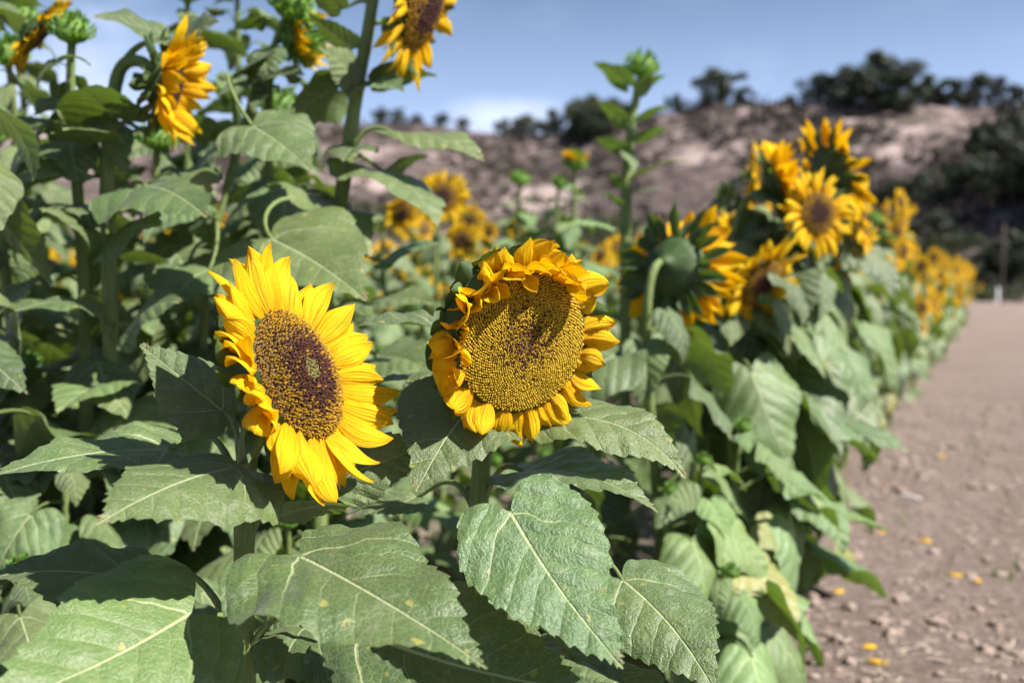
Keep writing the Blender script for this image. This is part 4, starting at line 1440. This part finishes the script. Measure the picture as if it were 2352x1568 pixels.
for i in range(3):
    r = random.Random(650 + i)
    cl = [((r.uniform(-.5, .5), r.uniform(-.5, .5), r.uniform(.1, .6)), np.array([1, 1, .9]) * r.uniform(.16, .30)) for k in range(12)]
    crown = leaf_cloud(r, cl, 2400, .026).mesh('crown', [M['brush']], smooth_=False)
    mb = MB()
    for k in range(5):
        v, f = tube(bez(np.array([0, 0, -.15]), np.array([0, 0, .1]), np.array(cl[k][0]) * .6, np.array(cl[k][0]), 6), [.02, .005], 5)
        mb.add(v, f)
    BUSH.append((crown, mb.mesh('trunk', [M['bark']])))


def ground_at(px, D):
    """point on the terrain in the photo column px at plan distance D"""
    az = math.atan((px - 1176) / FPX)
    x, y = D * math.sin(az), D * math.cos(az)
    return np.array([x, y, max(0, hill_h(x, y))])


def tree(px, D, hpx, lib, label, cat, group, wide=1.0, seed=0, sink=.03):
    r = random.Random(seed)
    g = ground_at(px, D)
    H = hpx / FPX * D
    o = empty('oak_tree' if lib is TREES else 'bush', g - np.array([0, 0, H * sink]), label, cat, group)
    crown, trunk = r.choice(lib)
    o.rotation_euler = (0, 0, r.uniform(0, 6.28))
    o.scale = (H * wide, H * wide, H)
    link('crown', crown, o)
    link('trunk', trunk, o)
    return o


def ridge_dist(px):
    return float(np.interp(px, ridge_D[:, 0], ridge_D[:, 1]))


k = 0
RG = 'oaks on the ridge'
for px, hpx, dd, w, lab in ((1645, 78, 1.0, 1.15, 'lone round dark oak on the ridge right of the tall bud'), (1700, 40, .99, 1.1, 'small oak leaning against the lone round ridge oak'), (1548, 34, 1.0, 1.2, 'low dark oak on the ridge just behind the tall bud'),
                            (1870, 62, 1.0, 1.2, 'leftmost oak of the big dark ridge clump'), (1945, 75, 1.0, 1.1, 'oak rising behind the widest tree of the ridge clump'), (1990, 120, .97, 1.25, 'widest and tallest dark oak in the middle of the ridge clump'), (2050, 90, .96, 1.2, 'dark oak spilling down the slope from the ridge clump'),
                            (2120, 50, 1.0, 1.3, 'low oak linking the two dark ridge clumps'), (2170, 58, 1.0, 1.2, 'oak on the ridge at the right clump left side'), (2235, 66, 1.0, 1.2, 'oak crowning the right ridge clump'), (2315, 42, 1.0, 1.1, 'last small oak on the ridge at the right border'), (1808, 18, 1.0, 1.2, 'tiny shrub like oak on the bare ridge'),
                            (1165, 40, 1.0, 1.1, 'first small oak on the saddle ridge under the white cloud'), (1205, 52, 1.0, 1.1, 'second oak on the saddle ridge under the white cloud'), (1255, 42, 1.0, 1.2, 'third low oak of the saddle ridge group'), (1320, 92, .95, 1.0, 'tall dark oak left of the bud stem below the ridge'), (1360, 105, .95, .9, 'tallest oak beside the bud stem'), (1400, 85, .95, 1.1, 'dark oak directly behind the bud plant'),
                            (1015, 30, 1.0, 1.1, 'small round oak on the left ridge above the pale slope'), (1065, 28, 1.0, 1.2, 'small oak right of another on the pale left ridge'), (960, 26, 1.0, 1.1, 'small oak on the left ridge nearest the tall stem'), (915, 34, 1.0, 1.1, 'round oak seen just right of the tall stem'), (880, 36, 1.0, 1.1, 'oak on the left ridge behind tall stem leaves'), (690, 36, 1.0, 1.2, 'oak on the left ridge glimpsed between tall sunflowers'), (740, 30, 1.0, 1.1, 'oak glimpsed behind the dark big sunflower leaf')):
    tree(px, ridge_dist(px) * dd, hpx * 1.2, TREES, lab, 'tree', RG, w, 40 + k)
    k += 1
SG = 'dark trees at the foot of the hill'
for px, D, hpx, w, lab in ((2050, 105, 110, 1.2, 'dark tree at the hill foot left of the thicket'), (2130, 100, 130, 1.2, 'dark rounded tree in the hill foot thicket'), (2220, 98, 150, 1.1, 'dense dark tree of the thicket behind the pole'), (2290, 104, 210, 1.0, 'tall dark oak climbing the slope above the pole'), (2360, 95, 230, 1.0, 'dark oak cut by the right border above the pole'),
                           (2340, 78, 120, 1.2, 'low dark tree at the right border beside the pole'), (2180, 82, 90, 1.3, 'low spreading tree in front of the thicket'), (2430, 92, 240, 1.1, 'dark oak outside the thicket at far right'), (2080, 84, 70, 1.4, 'bushy low tree behind the far end of the row'), (2260, 76, 80, 1.4, 'low dark shrub tree left of the pole'),
                           (1950, 92, 85, 1.4, 'dark green tree of the belt behind the far end of the row'), (2000, 86, 100, 1.4, 'dark green tree of the belt behind the far end of the row'), (2050, 80, 90, 1.4, 'dark green tree of the belt behind the far end of the row'), (2110, 84, 120, 1.4, 'dark green tree of the belt behind the far end of the row'), (2160, 90, 135, 1.4, 'dark green tree of the belt behind the far end of the row'), (2210, 78, 100, 1.4, 'dark green tree of the belt behind the far end of the row'), (2310, 82, 140, 1.4, 'dark green tree of the belt behind the far end of the row'), (2370, 80, 130, 1.4, 'dark green tree of the belt behind the far end of the row'), (2440, 84, 150, 1.4, 'dark green tree of the belt behind the far end of the row')):
    tree(px, D, hpx * .74, TREES, lab, 'tree', SG, w, 90 + k)
    k += 1
BG = 'grey green bushes on the lower slope'
for px, D, hpx, w in ((1240, 110, 85, 1.2), (1300, 104, 80, 1.3), (1360, 108, 95, 1.2), (1200, 100, 60, 1.3), (1450, 100, 70, 1.4), (1540, 98, 85, 1.3), (1600, 96, 75, 1.3), (1680, 94, 70, 1.4), (1760, 92, 70, 1.4), (1850, 92, 80, 1.3), (1930, 90, 80, 1.3), (2010, 88, 85, 1.3), (1270, 92, 60, 1.5), (1410, 90, 60, 1.5), (1500, 88, 55, 1.5), (1580, 86, 60, 1.5), (1660, 84, 55, 1.6), (1740, 82, 60, 1.5), (1820, 82, 60, 1.5), (1900, 80, 60, 1.5), (1340, 118, 70, 1.3), (1430, 120, 60, 1.3), (980, 105, 50, 1.4), (1090, 103, 55, 1.4), (860, 110, 50, 1.5), (720, 112, 50, 1.5), (2140, 74, 50, 1.4), (2240, 70, 45, 1.4), (2330, 72, 60, 1.4), (2080, 80, 60, 1.4), (2190, 86, 80, 1.3), (2290, 84, 75, 1.4), (2400, 76, 70, 1.4), (2360, 66, 40, 1.6)):
    tree(px, D, hpx, BUSH, 'grey green bush growing along the foot of the dry hill', 'bush', BG, w, 140 + k)
    k += 1
# low chaparral on the slope: one uncountable mass
r = random.Random(31)
mb = MB()
for i in range(4200):
    px = r.uniform(350, 2500)
    D = r.uniform(88, ridge_dist(px) * 1.0)
    v = Vector((px * .006, D * .03, 1))
    if mnoise.noise(v) + .5 * mnoise.noise(v * 2.3) < r.uniform(-.45, .25):
        continue
    g = ground_at(px, D)
    s = r.uniform(.5, 1.5)
    for q in range(16):
        d = nrm([r.gauss(0, 1), r.gauss(0, 1), abs(r.gauss(0, .8))])
        p = g + d * s * r.random() ** .4
        a = nrm([r.gauss(0, 1), r.gauss(0, 1), r.gauss(0, 1)])
        b_ = nrm(np.cross(a, d))
        mb.add([p - a * .3 * s, p - b_ * .2 * s, p + a * .3 * s, p + b_ * .2 * s], [(0, 1, 2, 3)], 0)
tag(mb.obj('chaparral', [M['scrub']], smooth_=False), 'low brown scrub covering the dry hillside', 'scrub', kind='stuff')

# pole at the end of the path
gp = ground_at(2300, 62)
gp[2] = 0
pole = empty('pole', gp, 'weathered wooden pole with pale foot at the far end of the path', 'pole')
mb = MB()
v, f = tube(np.array([[0, 0, .0], [.01, 0, 2.0], [.03, 0, 4.45]]), [.075, .068, .06], 12)
mb.add(v, f)
mb.obj('post', [M['wood']], pole)
mb = MB()
v, f = tube(np.array([[-.28, -.1, -.05], [-.28, -.1, .9], [-.28, -.1, .92]]), [.065, .065, .04], 12)
mb.add(v, f)
mb.obj('marker_sleeve', [M['white']], pole)

# ================================================================== light, sky, camera
sun_dir = nrm([.60, -.25, .76])
el = math.asin(sun_dir[2])
az = math.atan2(sun_dir[0], sun_dir[1])
ld = bpy.data.lights.new('sun', 'SUN')
ld.energy = 5.0
ld.angle = R(.53)
ld.color = (1.0, .955, .89)
lo = bpy.data.objects.new('sun', ld)
COL.objects.link(lo)
lo.rotation_euler = Vector(-sun_dir).to_track_quat('-Z', 'Y').to_euler()

w = bpy.data.worlds.new('World')
SC.world = w
w.use_nodes = True
nt = w.node_tree
nt.nodes.clear()
b = NB(nt)
sky = b.n('ShaderNodeTexSky', sky_type='NISHITA', sun_disc=False, sun_elevation=el, sun_rotation=az, altitude=100.0, air_density=1.0, dust_density=0.5, ozone_density=3.5)
gen = b.n('ShaderNodeTexCoord').outputs['Generated']
sep = b.n('ShaderNodeSeparateXYZ', {0: gen})
nz = b.n('ShaderNodeTexNoise', {'Vector': b.n('ShaderNodeMapping', {'Vector': gen, 'Scale': (1, 1, 2.2)}).outputs[0], 'Scale': 7.0, 'Detail': 6.0, 'Roughness': .55}).outputs[0]


def cloud(px, py, wide, strength):
    d = nrm(P(px, py, 1.0) - CAM)
    dist = b.n('ShaderNodeVectorMath', {0: b.n('ShaderNodeMapping', {'Vector': gen, 'Scale': (1, 1, 2.4)}).outputs[0], 1: (d[0], d[1], d[2] * 2.4)}, operation='DISTANCE').outputs['Value']
    return b.m('MULTIPLY', b.ramp(dist, wide, 0.0), strength)


blob = cloud(1165, 285, .12, .62)
for c in ((1260, 300, .10, .5), (40, 210, .28, .55), (620, 290, .2, .45), (900, 280, .12, .35), (300, 120, .3, .28)):
    blob = b.m('MAXIMUM', blob, cloud(*c))
mask = b.ramp(b.m('ADD', blob, b.m('MULTIPLY', b.m('SUBTRACT', nz, .5), 1.1)), .16, .80)
thin = b.m('MULTIPLY', b.ramp(nz, .5, .75), .10)
mask = b.m('MAXIMUM', mask, thin)
veil = b.m('MULTIPLY', b.ramp(sep.outputs[2], .34, .08), .52)
skyb = b.mix(veil, sky.outputs[0], (7.0, 8.8, 13.8))
skyc = b.mix(mask, skyb, (8.2, 9.2, 11.6))
bg = b.n('ShaderNodeBackground', {'Color': skyc, 'Strength': .05})
b.n('ShaderNodeOutputWorld', {0: bg.outputs[0]})

cd = bpy.data.cameras.new('camera')
cd.lens = LENS
cd.sensor_width = 36
cd.clip_start = .05
cd.clip_end = 2000
cd.dof.use_dof = True
cd.dof.focus_distance = 1.08
cd.dof.aperture_fstop = 3.4
cd.dof.aperture_blades = 0
co = bpy.data.objects.new('camera', cd)
COL.objects.link(co)
co.location = CAM
co.rotation_euler = (math.pi / 2 - PITCH, 0, 0)
SC.camera = co
SC.view_settings.view_transform = 'Standard'
SC.view_settings.look = 'None'
SC.view_settings.exposure = 1.17
SC.view_settings.gamma = 1
SC.cycles.use_denoising = True
SC.cycles.max_bounces = 6
SC.cycles.diffuse_bounces = 2
SC.cycles.transparent_max_bounces = 4
SC.cycles.transmission_bounces = 4
